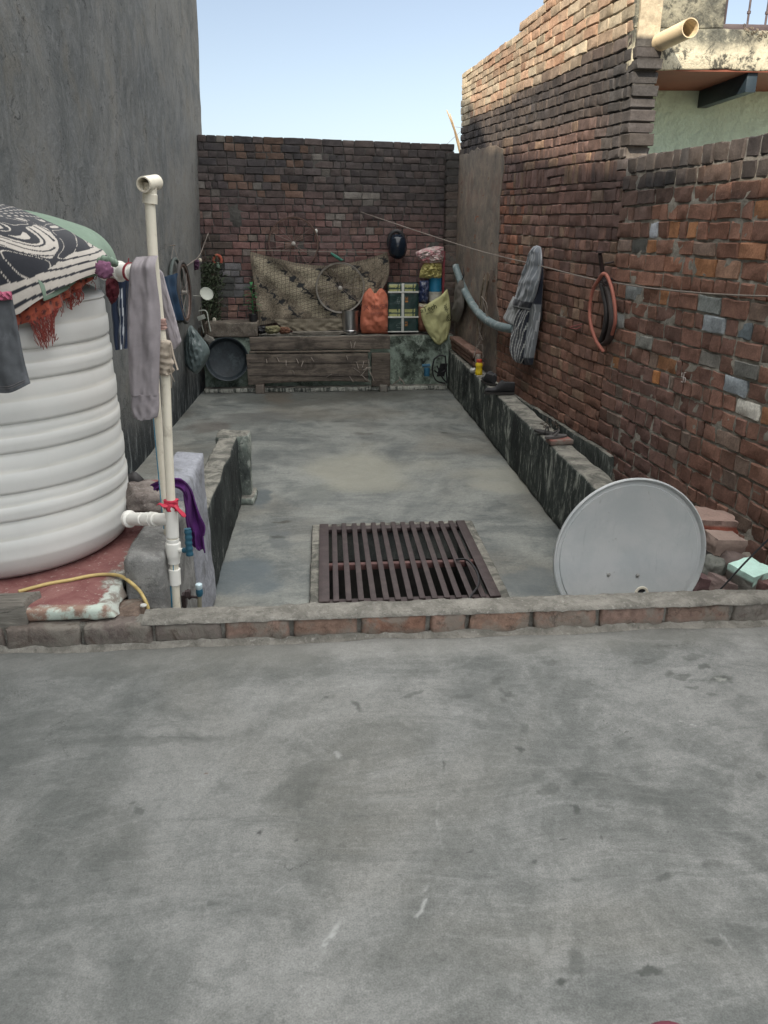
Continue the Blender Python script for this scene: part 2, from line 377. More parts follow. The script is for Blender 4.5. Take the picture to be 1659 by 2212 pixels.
def brickwall(mb, P3, U0, U1, rows, thick, colf, zmap=None, endj=(0, 0), mcol=(.2, .19, .17), mamp=.008, rec=.012, gap=.011, jit=.0035, mz=None, seed=0, pstr=.45, mfun=None, ero=1.0, lump=1.0, smear=.03):
    """rows: (z0, z1, kind, umin, umax, L); P3(u, d, z) -> world point, d = distance out of the wall face"""
    rnd = random.Random(seed); zmap = zmap or (lambda u, z: z)
    for (z0, z1, kind, a, b, L) in rows:
        u = a+rnd.uniform(-.02, 0) if a > U0 else a+rnd.uniform(-endj[0], endj[0]*.2)
        hstr = rnd.random()
        while u < b-.02:
            if kind == 'soldier': wd = rnd.uniform(.045, .085)*L
            elif kind == 'head': wd = rnd.uniform(.095, .125)*L
            elif kind == 'str': wd = rnd.uniform(.205, .24)*L
            else: wd = (rnd.uniform(.205, .24) if rnd.random() < pstr*(1.5 if hstr > .6 else .6) else rnd.uniform(.09, .13))*L
            if rnd.random() < .06: wd *= rnd.uniform(.5, .8)
            e1 = min(u+wd, b+(rnd.uniform(-endj[1]*.3, endj[1]) if b >= U1 and endj[1] else 0))
            if b-e1 < .05: e1 = b+(rnd.uniform(-endj[1], endj[1]) if b >= U1 else 0)
            c = colf((u+e1)/2, (z0+z1)/2, rnd, u, e1, z0, z1)
            if c is not None and e1-u > .03:
                pr = rnd.uniform(-.0045, .0045)*lump; tz = rnd.uniform(-.004, .004)*lump; tu = rnd.uniform(-.005, .005)*lump; er = rnd.uniform(.003, .007)*ero
                g = gap*rnd.uniform(.6, 1.3)/2; a0, a1, b0, b1 = u+g, e1-g, z0+g, z1-g*.8; wv, hv = a1-a0, b1-b0
                er = min(er, wv*.3, hv*.3); nw = max(1, int(wv/.05))
                S = [0, er]+[er+(wv-2*er)*k/nw for k in range(1, nw)]+[wv-er, wv]; T = [0, er, hv/2, hv-er, hv]
                vs = []; ns, ntt = len(S), len(T)
                dz = rnd.uniform(-.004, .004)
                for jt, t in enumerate(T):
                    for js, s_ in enumerate(S):
                        ed = (js in (0, ns-1))+(jt in (0, ntt-1)); d = pr+tu*(s_/wv-.5)+tz*(t/hv-.5)-(er*.8 if ed else 0)
                        uu, zz = a0+s_, b0+t
                        if ed == 2: d -= er*.4; uu += er*.35*(1 if js == 0 else -1); zz += er*.35*(1 if jt == 0 else -1)
                        d += rnd.uniform(-jit, jit)*.7+.004*nz(uu, zz, seed, 14); uu += rnd.uniform(-jit, jit)*.8; zz += rnd.uniform(-jit, jit)*.6+dz*(s_/wv-.5)*1.2
                        vs.append((uu, d, zz))
                fs = []
                for jt in range(ntt-1):
                    for js in range(ns-1): q = jt*ns+js; fs.append((q, q+1, q+ns+1, q+ns))
                bd = list(range(ns))+[k*ns+ns-1 for k in range(1, ntt)]+[(ntt-1)*ns+k for k in range(ns-2, -1, -1)]+[k*ns for k in range(ntt-2, 0, -1)]
                k0 = len(vs); vs += [(vs[q][0], -thick+rnd.uniform(-.004, .004), vs[q][2]) for q in bd]
                for q in range(len(bd)): r_ = (q+1) % len(bd); fs.append((bd[r_], bd[q], k0+q, k0+r_))
                fs.append(tuple(k0+q for q in range(len(bd))))
                mb.add([P3(x, d, zmap(x, z)) for x, d, z in vs], fs, 0, c)
            u = e1
    # mortar body with smears
    z_lo = min(r[0] for r in rows); z_hi = mz or max(r[1] for r in rows)-.012
    nu = int((U1-U0)/.035)+1; nv = int((z_hi-z_lo)/.03)+1; vs = []; cs = []
    us = np.linspace(U0+.02, U1-.02, nu+1); zs = np.linspace(z_lo, z_hi, nv+1)
    for z in zs:
        for u in us:
            d = -rec+mamp*(nz(u, z, seed+3, 9)+.7*nz(u, z, seed, 26))+max(0, nz(u, z, seed+9, 3)-.28)*smear
            vs.append(P3(u, d, zmap(u, z))); k = 1+.35*nz(u, z, seed, 2)
            mc = mfun(u, z) if mfun else mcol; cs.append([q*k for q in mc])
    fs = []; W = nu+1
    for j in range(nv):
        for i in range(nu): q = j*W+i; fs.append((q, q+1, q+W+1, q+W))
    bd = list(range(W))+[k*W+W-1 for k in range(1, nv+1)]+[nv*W+k for k in range(W-2, -1, -1)]+[k*W for k in range(nv-1, 0, -1)]
    k0 = len(vs); uz = [(u, z) for z in zs for u in us]
    vs += [P3(uz[q][0], -thick+.012, zmap(*uz[q])) for q in bd]; cs += [cs[q] for q in bd]
    for q in range(len(bd)): r_ = (q+1) % len(bd); fs.append((bd[r_], bd[q], k0+q, k0+r_))
    fs.append(tuple(k0+q for q in range(len(bd))))
    mb.add(vs, fs, 1, cs)
def rows_of(z0, z1, h, kind='mix', a=0, b=1, L=1, var=.004, seed=1):
    r = random.Random(seed); out = []; n = max(1, round((z1-z0)/h)); e = [z0+(z1-z0)*k/n+(r.uniform(-var, var) if 0 < k < n else 0) for k in range(n+1)]
    for k in range(n): out.append((e[k], e[k+1], kind, a, b, L))
    return out
# ================================================================== GROUND AND FLOORS
ZL = -0.5                                        # lower terrace floor, upper floor is z = 0
gm = mk('earth', (.16, .13, .09), .3, .5, .95, .5, 4, .05)
g = MB(); g.box((0, 0, -3.55), (2400, 2400, .1)); tag(struct(g.build('ground', gm, smooth=False)), 'bare earth far below the terraces')
K1 = (.035, .040, .036); WH = (.32, .33, .32)
def P0(x, y): p = atz(x, y, 0); return p[0], p[1]
spots = []
for (x, y, a, b, r, k, c) in [(1560, 1467, .045, .03, 0, .75, K1), (1558, 1467, .022, .014, 0, .8, (.24, .25, .23)), (1520, 1440, .03, .016, .3, .6, K1), (1475, 1462, .05, .02, .1, .5, K1), (1500, 1420, .05, .02, .3, .45, K1),
        (1445, 1455, .03, .015, .9, .5, K1), (1495, 1485, .03, .012, 0, .5, K1), (1390, 1430, .05, .02, .2, .4, K1), (1540, 1500, .02, .012, 0, .5, K1), (1430, 1395, .05, .02, 0, .35, K1), (1190, 1430, .04, .02, 0, .35, K1),
        (1075, 1470, .05, .016, .8, .45, K1), (1100, 1500, .03, .02, 2, .45, K1), (1000, 1505, .05, .015, .1, .4, K1), (890, 1500, .05, .012, .5, .5, K1), (770, 1525, .02, .03, .4, .6, K1), (1125, 1620, .012, .02, .3, .7, K1), (1133, 1575, .02, .03, 0, .4, K1),
        (1190, 1705, .03, .03, .4, .5, K1), (1243, 1748, .014, .026, .1, .7, K1), (1215, 1813, .012, .006, 0, .7, K1), (1155, 1860, .012, .008, .3, .6, K1), (1245, 1900, .02, .008, 0, .4, K1), (1435, 1895, .025, .012, .2, .6, K1),
        (1400, 2098, .035, .012, 0, .8, K1), (1215, 2120, .02, .008, .3, .8, K1), (1245, 2080, .03, .03, 1, .45, K1), (1545, 2035, .03, .012, 0, .5, K1), (1540, 1870, .03, .02, 0, .4, K1), (1610, 2020, .04, .03, 0, .35, K1), (1640, 1860, .03, .05, 0, .35, K1),
        (560, 1800, .008, .011, 0, .95, (.03, .03, .03)), (300, 1750, .03, .012, 2.4, .55, K1), (285, 1735, .012, .006, .3, .6, K1), (443, 1672, .007, .005, 0, .9, (.1, .04, .02)), (74, 1673, .005, .004, 0, .95, (.02, .02, .02)), (705, 1505, .012, .01, 0, .6, K1),
        (640, 1815, .007, .006, 0, .6, K1), (865, 1890, .008, .006, 0, .6, K1), (1013, 1840, .012, .005, 0, .8, K1), (460, 1950, .015, .012, 0, .4, K1), (1300, 1810, .01, .008, 0, .6, K1), (1640, 1675, .016, .02, .2, .5, K1), (1600, 1640, .03, .02, 0, .3, K1),
        (100, 1560, .2, .05, .1, .3, K1), (330, 1600, .25, .03, -.05, .35, K1), (650, 1700, .12, .06, .8, .3, K1), (200, 1450, .3, .05, 0, .3, K1), (1330, 1700, .25, .04, -.6, .3, K1), (900, 2050, .1, .1, 0, .15, K1), (730, 1630, .012, .02, 0, .5, WH), (1160, 2040, .02, .03, 0, .18, WH), (1110, 2130, .02, .02, 0, .15, WH), (835, 1730, .08, .02, 0, .15, WH)]:
    px_, py_ = P0(x, y); spots.append((px_, py_, a, b, r, c, k))
lines = []
for (x0, y0, x1, y1, wd, k, c) in [(755, 1960, 670, 2075, .010, .8, WH), (935, 1880, 895, 2070, .007, .7, WH), (960, 1690, 940, 1880, .004, .45, WH), (1435, 1540, 1560, 1585, .003, .8, WH), (1560, 1585, 1659, 1650, .003, .6, WH), (1135, 1566, 1195, 1567, .003, .8, WH),
        (540, 1600, 400, 1680, .004, .45, WH), (440, 1950, 330, 2010, .006, .4, WH), (500, 1940, 420, 2000, .004, .4, WH), (958, 1610, 972, 1690, .005, .7, K1), (1060, 1450, 1120, 1570, .012, .45, K1), (160, 1560, 470, 1545, .006, .5, K1), (270, 1680, 235, 1740, .003, .35, WH), (700, 1490, 830, 1470, .01, .4, WH),
        (1600, 2100, 1500, 1950, .005, .35, WH), (1640, 1900, 1560, 1800, .004, .35, WH), (620, 1870, 560, 1960, .003, .4, WH), (1390, 1800, 1180, 1640, .02, .35, K1), (480, 1500, 250, 1500, .004, .3, WH), (1650, 1960, 1655, 2100, .01, .3, WH)]:
    a = np.array(P0(x0, y0)); b = np.array(P0(x1, y1)); mid = (a+b)/2; d = b-a
    lines.append((mid[0], mid[1], np.linalg.norm(d)/2, wd, math.atan2(d[1], d[0]), c, k))
def stain_floor(name, mat, X0, X1, Y0, Y1, z, st, spots, lines, hole=None):
    xs = np.arange(X0, X1+st*.5, st); ys = np.arange(Y0, Y1+st*.5, st); nx, ny = len(xs), len(ys)
    C = np.zeros((ny, nx, 4)); C[..., :3] = .2
    for kind, lst in (('s', spots), ('l', lines)):
        for (x, y, a, b, r, c, k) in lst:
            R_ = max(a, b)*1.3+.08; i0, i1 = np.searchsorted(xs, [x-R_, x+R_]); j0, j1 = np.searchsorted(ys, [y-R_, y+R_]); cr, sr = math.cos(r), math.sin(r)
            for j in range(j0, min(j1, ny)):
                for i in range(i0, min(i1, nx)):
                    X, Y = xs[i], ys[j]; q = Vector((X, Y, 0))
                    if kind == 's': mm = min(a, b); wv = mn.noise_vector(q*(.55/mm))*.8*mm+mn.noise_vector(q*(1.6/mm))*.45*mm+mn.noise_vector(q*60)*.2*mm
                    else: wv = mn.noise_vector(q*4)*.035+mn.noise_vector(q*25)*.008+mn.noise_vector(q*70)*.004
                    dx, dy = X+wv.x-x, Y+wv.y-y; d = math.hypot((dx*cr+dy*sr)/a, (-dx*sr+dy*cr)/b)
                    w_ = k*(1-sm(.5, 1.05, d)) if kind == 's' else k*(1-sm(.3, 1, d))*sm(-.2, .35, mn.noise(q*30)+.5*mn.noise(q*90))
                    if w_ <= 0: continue
                    A = C[j, i, 3]; n_ = A+w_*(1-A); C[j, i, :3] = (C[j, i, :3]*A*(1-w_)+np.array(c)*w_)/max(n_, 1e-6); C[j, i, 3] = n_
    X, Y = np.meshgrid(xs, ys); V = np.stack([X, Y, np.full_like(X, z)], -1).reshape(-1, 3)
    ii, jj = np.meshgrid(np.arange(nx-1), np.arange(ny-1)); a = jj*nx+ii
    if hole is not None: cx, cy = xs[ii]+st/2, ys[jj]+st/2; keep = ~((cx > hole[0]) & (cx < hole[1]) & (cy > hole[2]) & (cy < hole[3])); a = a[keep]
    a = a.ravel(); F = np.stack([a, a+1, a+nx+1, a+nx], -1)
    me = bpy.data.meshes.new(name); me.vertices.add(len(V)); me.vertices.foreach_set('co', V.ravel()); me.loops.add(F.size); me.loops.foreach_set('vertex_index', F.ravel())
    me.polygons.add(len(F)); me.polygons.foreach_set('loop_start', np.arange(0, F.size, 4)); me.update(); me.validate()
    at = me.color_attributes.new('Stain', 'FLOAT_COLOR', 'POINT'); at.data.foreach_set('color', C.ravel()); me.materials.append(mat); return me
def join_under(me_top, mb, name, mat):          # walking surface plus the slab body below it, one object
    n0 = len(me_top.vertices); V = [tuple(v.co) for v in me_top.vertices]; F = [tuple(p.vertices) for p in me_top.polygons]
    me = bpy.data.meshes.new(name); me.from_pydata(V+mb.v, [], F+[tuple(i+n0 for i in f) for f in mb.f]); C = np.zeros((len(V)+len(mb.v), 4)); C[:, :3] = .2
    buf = np.zeros(n0*4); me_top.color_attributes['Stain'].data.foreach_get('color', buf); C[:n0] = buf.reshape(-1, 4)
    at = me.color_attributes.new('Stain', 'FLOAT_COLOR', 'POINT'); at.data.foreach_set('color', C.ravel()); me.materials.append(mat); bpy.data.meshes.remove(me_top)
    o = bpy.data.objects.new(name, me); sc.collection.objects.link(o); return struct(o)
def near_edge(m, v):                             # dusty, paler cement run along the foot of the kerb, left side darkened with painted-in vignette shade
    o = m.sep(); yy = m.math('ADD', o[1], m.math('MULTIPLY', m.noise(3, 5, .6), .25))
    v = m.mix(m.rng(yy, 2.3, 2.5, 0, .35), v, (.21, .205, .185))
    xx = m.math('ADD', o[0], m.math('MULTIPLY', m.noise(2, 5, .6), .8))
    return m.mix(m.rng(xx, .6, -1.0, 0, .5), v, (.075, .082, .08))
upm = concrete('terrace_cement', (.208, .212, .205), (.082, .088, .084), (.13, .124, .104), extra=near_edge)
g = MB(); g.box((0, -2.8, -.104), (7, 10.42, .2))
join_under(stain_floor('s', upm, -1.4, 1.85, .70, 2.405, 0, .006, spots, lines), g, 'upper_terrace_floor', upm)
GX0, GX1, GY0, GY1 = -.075, .885, 3.60, 4.73      # grate frame in plan
def PL(x, y): p = atz(x, y, ZL); return p[0], p[1]
sp2 = []
for (x, y, a, b, r, k, c) in [(560, 1075, .12, .25, 0, .7, (.07, .085, .09)), (600, 1165, .10, .2, .4, .6, (.09, .10, .10)), (520, 1240, .28, .3, 0, .65, (.08, .10, .11)), (700, 1060, .25, .35, 0, .35, (.10, .11, .10)), (1130, 1260, .3, .2, 0, .5, (.09, .105, .11)),
        (800, 1010, .7, .8, 0, .5, (.26, .255, .205)), (1100, 1040, .35, .5, .3, .45, (.27, .265, .22)), (610, 1128, .08, .03, .2, .8, (.05, .05, .04)), (600, 1160, .07, .03, -.3, .8, (.05, .055, .05)), (960, 935, .06, .03, 0, .7, (.06, .06, .05)), (785, 937, .12, .06, 0, .6, (.08, .08, .07)),
        (700, 858, 1.4, .5, 0, .55, (.065, .068, .06)), (560, 900, .5, .3, .2, .5, (.085, .085, .08)), (650, 870, .6, .25, 0, .5, (.09, .09, .08)), (850, 850, .8, .25, 0, .55, (.08, .08, .07)), (450, 920, .3, .3, .3, .55, (.10, .09, .08)), (600, 855, .2, .6, .2, .4, (.10, .08, .06)), (1120, 1100, .1, .2, 0, .35, (.1, .11, .1)), (980, 870, .3, .2, 0, .3, (.24, .24, .22)), (900, 910, .4, .15, 0, .3, (.23, .235, .22))]:
    px_, py_ = PL(x, y); sp2.append((px_, py_, a, b, r, c, min(.9, k*1.25)))
ln2 = []
for (x0, y0, x1, y1, wd, k, c) in [(480, 948, 1030, 953, .02, .6, (.13, .13, .12)), (1015, 1183, 1100, 1180, .006, .9, (.04, .045, .04)), (1100, 1180, 1205, 1168, .006, .8, (.04, .045, .04)), (985, 1140, 975, 1085, .005, .6, (.06, .06, .06)), (610, 985, 590, 1040, .006, .6, (.07, .07, .06)), (720, 1095, 980, 1080, .005, .4, (.32, .32, .28)), (470, 1200, 690, 1208, .004, .5, (.07, .08, .08)),
        (820, 1072, 1000, 1060, .006, .4, (.1, .1, .09)), (700, 990, 560, 960, .006, .5, (.09, .09, .08)), (1000, 1000, 900, 1060, .004, .4, (.08, .08, .07))]:
    a = np.array(PL(x0, y0)); b = np.array(PL(x1, y1)); mid = (a+b)/2; d = b-a
    ln2.append((mid[0], mid[1], np.linalg.norm(d)/2, wd, math.atan2(d[1], d[0]), c, k))
lom = concrete('yard_cement', (.208, .217, .20), (.08, .09, .088), (.15, .137, .11), gl=.62)
g = MB()
for (x0, x1, y0, y1) in [(-2.6, GX0+.05, 2.5, 10.4), (GX1-.05, 2.6, 2.5, 10.4), (GX0+.05, GX1-.05, 2.5, GY0+.05), (GX0+.05, GX1-.05, GY1-.05, 10.4)]:
    g.box(((x0+x1)/2, (y0+y1)/2, ZL-.104), (x1-x0, y1-y0, .2))
join_under(stain_floor('s', lom, -1.68, 1.53, 2.52, 9.6, ZL, .013, sp2, ln2, (GX0+.05, GX1-.05, GY0+.05, GY1-.05)), g, 'lower_terrace_floor', lom)
shm = mk('shaft_plaster', (.035, .033, .030), .4, 4, .9, .4, 30)
g = MB(); x0, x1, y0, y1 = GX0+.05, GX1-.05, GY0+.05, GY1-.05
for c, s_ in [(((x0+x1)/2, y1+.06, -1.8), (x1-x0+.24, .12, 2.2)), (((x0+x1)/2, y0-.06, -1.8), (x1-x0+.24, .12, 2.2)), ((x0-.06, (y0+y1)/2, -1.8), (.12, y1-y0, 2.2)), ((x1+.06, (y0+y1)/2, -1.8), (.12, y1-y0, 2.2)), (((x0+x1)/2, (y0+y1)/2, -2.95), (x1-x0+.24, y1-y0+.24, .1))]: g.box(c, s_)
tag(struct(g.build('light_shaft', shm, smooth=False)), 'dark shaft under the iron grate')
# ================================================================== LEFT WALL (tall neighbour wall)
def plaster_dark():
    m = NT('dark_plaster'); wv = m.vadd(m.pos, m.vadd(m.vadd(m.noise(1.5, 4, .6, color=True), (.5, .5, .5), 'SUBTRACT'), (.5, .5, .5), 'MULTIPLY'))
    st = m.noise(1, 9, .74, .3, vec=m.mapv((8, 8, 4.6), vec=wv)); st2 = m.noise(1, 7, .72, .2, vec=m.mapv((34, 34, 13), vec=wv))
    big = m.noise(.9, 6, .6, .6); fi = m.noise(120, 3, .6)
    v = m.mix(m.rng(big, .38, .62), (.108, .115, .114), (.17, .170, .158))
    v = m.mix(m.rng(st, .42, .66, 0, .6), v, (.19, .195, .195)); v = m.mix(m.rng(st2, .58, .74, 0, .45), v, (.27, .28, .285))
    v = m.mix(m.rng(st2, .42, .28, 0, .7), v, (.05, .055, .058)); v = m.mix(m.rng(st, .44, .30, 0, .6), v, (.07, .076, .08))
    bl = m.noise(3.2, 6, .65, .2); v = m.mix(m.rng(bl, .52, .68, 0, .35), v, (.17, .155, .125)); v = m.mix(m.rng(bl, .46, .32, 0, .35), v, (.07, .08, .085))
    z = m.sep()[2]; zz = m.math('ADD', z, m.math('MULTIPLY', m.noise(4, 6, .7, 1), .5))
    low = m.noise(1, 8, .7, .8, vec=m.mapv((16, 16, 3)))
    v = m.mix(m.rng(zz, .55, -.2, 0, 1), v, m.mix(m.rng(low, .5, .68), (.022, .027, .03), (.20, .22, .22)))
    v = m.mix(1, v, m.rng(fi, .3, .7, .85, 1.15, False), 'MULTIPLY')
    rg_ = m.math('ABSOLUTE', m.math('SUBTRACT', m.noise(1, 6, .6, 1.4, vec=m.mapv((13, 13, 6), (.35, 0, 0), vec=wv)), .5)); gm_ = m.math('MULTIPLY', m.rng(rg_, .0, .018, .85, 0), m.rng(m.noise(7, 4, .7), .52, .62))
    v = m.mix(gm_, v, (.028, .03, .032)); hm2 = m.math('MULTIPLY', m.rng(m.noise(1, 5, .7, .8, vec=m.mapv((22, 22, 9), (.3, 0, 0))), .62, .70, 0, .55), m.rng(m.noise(3, 4), .45, .6)); v = m.mix(hm2, v, (.28, .29, .29))
    crk = m.voro(1.6, 'DISTANCE_TO_EDGE', vec=m.vadd(m.pos, m.vadd(m.noise(4, 5, .7, color=True), (.5, .5, .5), 'MULTIPLY')))
    crm = m.math('MULTIPLY', m.rng(crk, 0, .012, .8, 0), m.rng(m.noise(2.2, 3), .5, .6))
    v = m.mix(crm, v, (.02, .02, .02))
    return m.done(v, .93, [(st, .6, .03), (st2, .6, .010), (fi, .4, .002)], spec=.2)
LW = [(-1.53, 10.35), (-1.59, 6.3), (-1.66, 4.1), (-1.98, 2.6), (-2.0, -.5), (-2.0, -7)]; LTOP = 6.93
def lwx(Y):
    for (xa, ya), (xb, yb) in zip(LW, LW[1:]):
        if yb <= Y <= ya: return xa+(xb-xa)*(ya-Y)/(ya-yb)
    return LW[0][0]
def atl(x, y, off=0):                            # picture point on the left wall
    X = -1.56
    for _ in range(6): p = atx(x, y, X+off); X = lwx(p[1])+.035*(p[2]+.5)
    return p
g = MB(); ys = list(np.arange(10.32, 2.0, -.12))+[1.5, 1, 0, -2, -4, -7]; zs = list(np.arange(-.52, 4.3, .12))+[5, 6, LTOP]; vs = []
for z in zs:
    for y in ys:
        x = lwx(y)+.035*(z+.5)+.02*nz(y, z, 1, 1.5)+.008*nz(y, z, 4, 6); e = .018*nz(z, 3, 1, 2.5)+.012*nz(z, 1, 7, 7) if y == ys[0] else 0
        vs.append((x, y+e, z))
n = len(ys); fs = [(j*n+i, j*n+i+1, (j+1)*n+i+1, (j+1)*n+i) for j in range(len(zs)-1) for i in range(n-1)]
k = len(vs); bd = [j*n for j in range(len(zs))]+[(len(zs)-1)*n+i for i in range(1, n)]
vs += [(vs[q][0]-1.6, vs[q][1], vs[q][2]) for q in bd]
fs += [(bd[q+1], bd[q], k+q, k+q+1) for q in range(len(bd)-1)]; g.add(vs, fs)
tag(g.build('house_wall', plaster_dark(), loc=(0, 0, 0), ang=60), 'tall dark grey plastered wall of the house on the left of the yard', 'wall')
# ================================================================== BRICK WALLS
BM = brick_mat('weathered_brick', .38); MM = mortar_mat('old_mortar')
YB = 9.92
def lerp3(a, b, t): return tuple(p+(q-p)*t for p, q in zip(a, b))
def back_col(u, z, r, *_):
    X = u-1.55; t = r.random(); base = lerp3((.20, .112, .10), (.135, .092, .088), t)
    if r.random() < .15: base = lerp3(base, (.20, .13, .10), .6)
    dk = sm(1.0, 1.9, z+.35*nz(X, z, 2, 1.3)); base = lerp3(base, lerp3((.05, .05, .053), (.085, .072, .068), r.random()), dk*.93)
    if z > 1.7 and -1.1 < X < -.2 and r.random() < .45: base = lerp3(base, (.17, .10, .065), .45)
    if r.random() < .05: base = lerp3(base, (.2, .19, .17), .6)
    if X < -.8 and .55 < z < .98 and -1.35 < X < -1.0: base = lerp3(base, (.12, .13, .135), .85)
    if X < -1.2 and z < 1.3: base = lerp3(base, (.04, .045, .035), .6)
    k = r.uniform(.78, 1.2); return tuple(q*k for q in base)
g = MB()
def bz(u, z): return z+max(0, (z-.9)/1.5)*(.05-.028*u)+.006*nz(u, z, 5, 2)
brickwall(g, lambda u, d, z: (u-1.55, YB-d, z), 0, 3.12, rows_of(.10, 2.36, .0807, 'mix', 0, 3.12, 1, .005, 4), .23, back_col, bz, (0, 0), (.085, .082, .076), .009, .013, seed=11, pstr=.3)
bw = g.build('brick_wall', [BM, MM], ang=30)
tag(bw, 'dark old brick wall closing the far end of the yard', 'wall')
# pier in the right corner
g = MB()
def pier_col(u, z, r, *_): return lerp3((.13, .10, .085), (.08, .07, .065), r.random()) if z < 1.9 else (.065, .062, .06)
brickwall(g, lambda u, d, z: (1.455+u, 9.74-d, z), 0, .17, rows_of(.1, 2.21, .084, 'str', 0, .17, 1, .004, 9), .17, pier_col, None, (.004, .004), (.11, .10, .09), .006, .006, seed=5)
tag(g.build('brick_pier', [BM, MM], ang=30), 'narrow brick pier in the far right corner of the yard', 'pier')
# right walls
WL = np.linalg.norm(WB-WA); WT = (WB-WA)/WL
def wp(u, d, z): p = WA+WT*u; return (p[0]+WN[0]*d, p[1]+WN[1]*d, z)
def wu(x, y, off=0): p = atw(x, y, off); return float((p[:2]-WA) @ WT), float(p[2])
USPLIT = (9.74-5.36)/abs(WT[1]); UEND = (9.74-.9)/abs(WT[1])
def gtilt(z):
    for (a, p), (b, q) in zip([(-1, 0), (.3, 0), (1.6, .02), (2.2, .042), (2.6, .034), (3.0, .004), (5, 0)], [(.3, 0), (1.6, .02), (2.2, .042), (2.6, .034), (3.0, .004), (5, 0)]):
        if a <= z < b: return p+(q-p)*(z-a)/(b-a)
    return 0
def tz(u, z): return z+max(0, USPLIT-u)*gtilt(z)+.008*nz(u, z, 2, 1.6)+.004*nz(u, z, 7, 6)
def red(r): return lerp3(lerp3((.235, .122, .090), (.165, .100, .082), r.random()), (.28, .160, .110), r.random()*.45)
def tall_col(u, z, r, *_):
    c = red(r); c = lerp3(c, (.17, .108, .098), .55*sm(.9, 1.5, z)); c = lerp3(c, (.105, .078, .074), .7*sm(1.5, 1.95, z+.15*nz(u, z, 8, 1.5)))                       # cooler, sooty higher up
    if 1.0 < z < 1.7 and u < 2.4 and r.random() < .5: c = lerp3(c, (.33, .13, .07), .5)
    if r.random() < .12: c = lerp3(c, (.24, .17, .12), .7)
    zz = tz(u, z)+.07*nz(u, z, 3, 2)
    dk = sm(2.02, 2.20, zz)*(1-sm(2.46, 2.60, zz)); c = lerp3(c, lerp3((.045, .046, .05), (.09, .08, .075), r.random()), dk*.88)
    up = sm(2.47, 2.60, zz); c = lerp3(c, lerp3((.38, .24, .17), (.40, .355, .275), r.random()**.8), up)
    if u < .35 and z > 2.3: c = lerp3(c, (.45, .40, .30), .8)
    if u > USPLIT-.35 and z < 2.4 and z > 1.75: c = lerp3(c, (.06, .06, .062), .75)
    if u > USPLIT-.5: c = lerp3(c, (.055, .055, .058), .55*sm(1.0, 1.9, z)*(1-sm(2.4, 2.5, z)))
    if u > USPLIT-1.7 and .95 < z < 1.4 and r.random() < .45: c = lerp3(c, (.11, .075, .07), .6)
    k = r.uniform(.75, 1.22); return tuple(q*k for q in c)
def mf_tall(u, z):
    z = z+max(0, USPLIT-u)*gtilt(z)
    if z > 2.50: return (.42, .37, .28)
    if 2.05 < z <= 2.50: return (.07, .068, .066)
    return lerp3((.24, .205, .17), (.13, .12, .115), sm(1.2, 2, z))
rw = []
S0, S1 = wu(1219, 400)[0], wu(1330, 400)[0]; S2, S3 = wu(1110, 400)[0], wu(1180, 400)[0]
rw += rows_of(-.3, 1.62, .0835, 'mix', 0, USPLIT, 1, .004, 3)
rw += [(1.62, 1.665, 'mix', 0, USPLIT, 1), (1.665, 1.80, 'soldier', S2, S3, 1), (1.665, 1.80, 'soldier', S0, S1, 1)]
for a, b in ((0, S2), (S3, S0), (S1, USPLIT)): rw += rows_of(1.665, 1.80, .068, 'mix', a, b, 1)
rw += rows_of(1.80, 2.44, .071, 'mix', 0, USPLIT, .9, .004, 8)+rows_of(2.44, 3.0, .075, 'str', 0, USPLIT-.06, .95, .004, 6)
U7 = wu(1100, 100)[0]
UA, UB_, UC = wu(1120, 80)[0], wu(1172, 20)[0], wu(1215, 0)[0]
rw += [(3.0, 3.075, 'str', UA, USPLIT-.06, 1), (3.075, 3.15, 'str', UB_, USPLIT-.06, 1)]+[(3.15+.075*k, 3.225+.075*k, 'str', UC+.12*k, USPLIT-.06, 1) for k in range(9)]
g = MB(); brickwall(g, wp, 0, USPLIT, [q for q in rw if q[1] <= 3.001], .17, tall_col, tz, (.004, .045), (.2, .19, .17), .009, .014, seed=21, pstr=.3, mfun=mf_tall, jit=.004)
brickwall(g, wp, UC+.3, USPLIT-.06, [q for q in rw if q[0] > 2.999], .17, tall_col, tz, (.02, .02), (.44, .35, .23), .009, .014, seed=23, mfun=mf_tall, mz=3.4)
tw = g.build('brick_wall', [BM, MM], ang=30)
tag(tw, 'tall red brick wall on the right with its sunlit top courses', 'wall')
# plaster left on its far end
def patch_mat():
    m = NT('grey_brown_plaster'); st = m.noise(1, 8, .7, .8, vec=m.mapv((7, 7, 5))); b = m.noise(5, 9, .78, .1); b2 = m.noise(2.2, 6, .7)
    v = m.mix(m.rng(b, .36, .64), (.15, .135, .12), (.26, .215, .175)); v = m.mix(m.rng(b2, .5, .62, 0, .5), v, (.22, .145, .115)); v = m.mix(m.rng(st, .5, .68, 0, .5), v, (.33, .285, .235)); v = m.mix(m.rng(st, .46, .3, 0, .5), v, (.09, .083, .075))
    return m.done(v, .93, [(b, .7, .015), (m.noise(60, 4), .4, .004)], spec=.2)
ub = wu(1083, 500)[0]; nu_, nv_ = 30, 44; P = np.zeros((nv_, nu_, 3)); 
for j in range(nv_):
    for i in range(nu_):
        v = j/(nv_-1); z1 = 2.04+.05*nz(i*.12, 1, 2, 1)+.02*nz(i*.5, 1, 2, 1); z = z1+(-.28-z1)*v; u = (ub-.05+.07*nz(v*7, 1, 4)+.04*nz(v*24, 2, 4)+(.10 if v > .55 else 0)*sm(.5, .7, v))*i/(nu_-1)
        P[j, i] = wp(u-.005, .007+.006*nz(u, z, 3, 3), tz(u, z))
g = MB(); g.sheet(P, .03, flip=True); g.build('plaster_patch', patch_mat(), tw, ang=60)
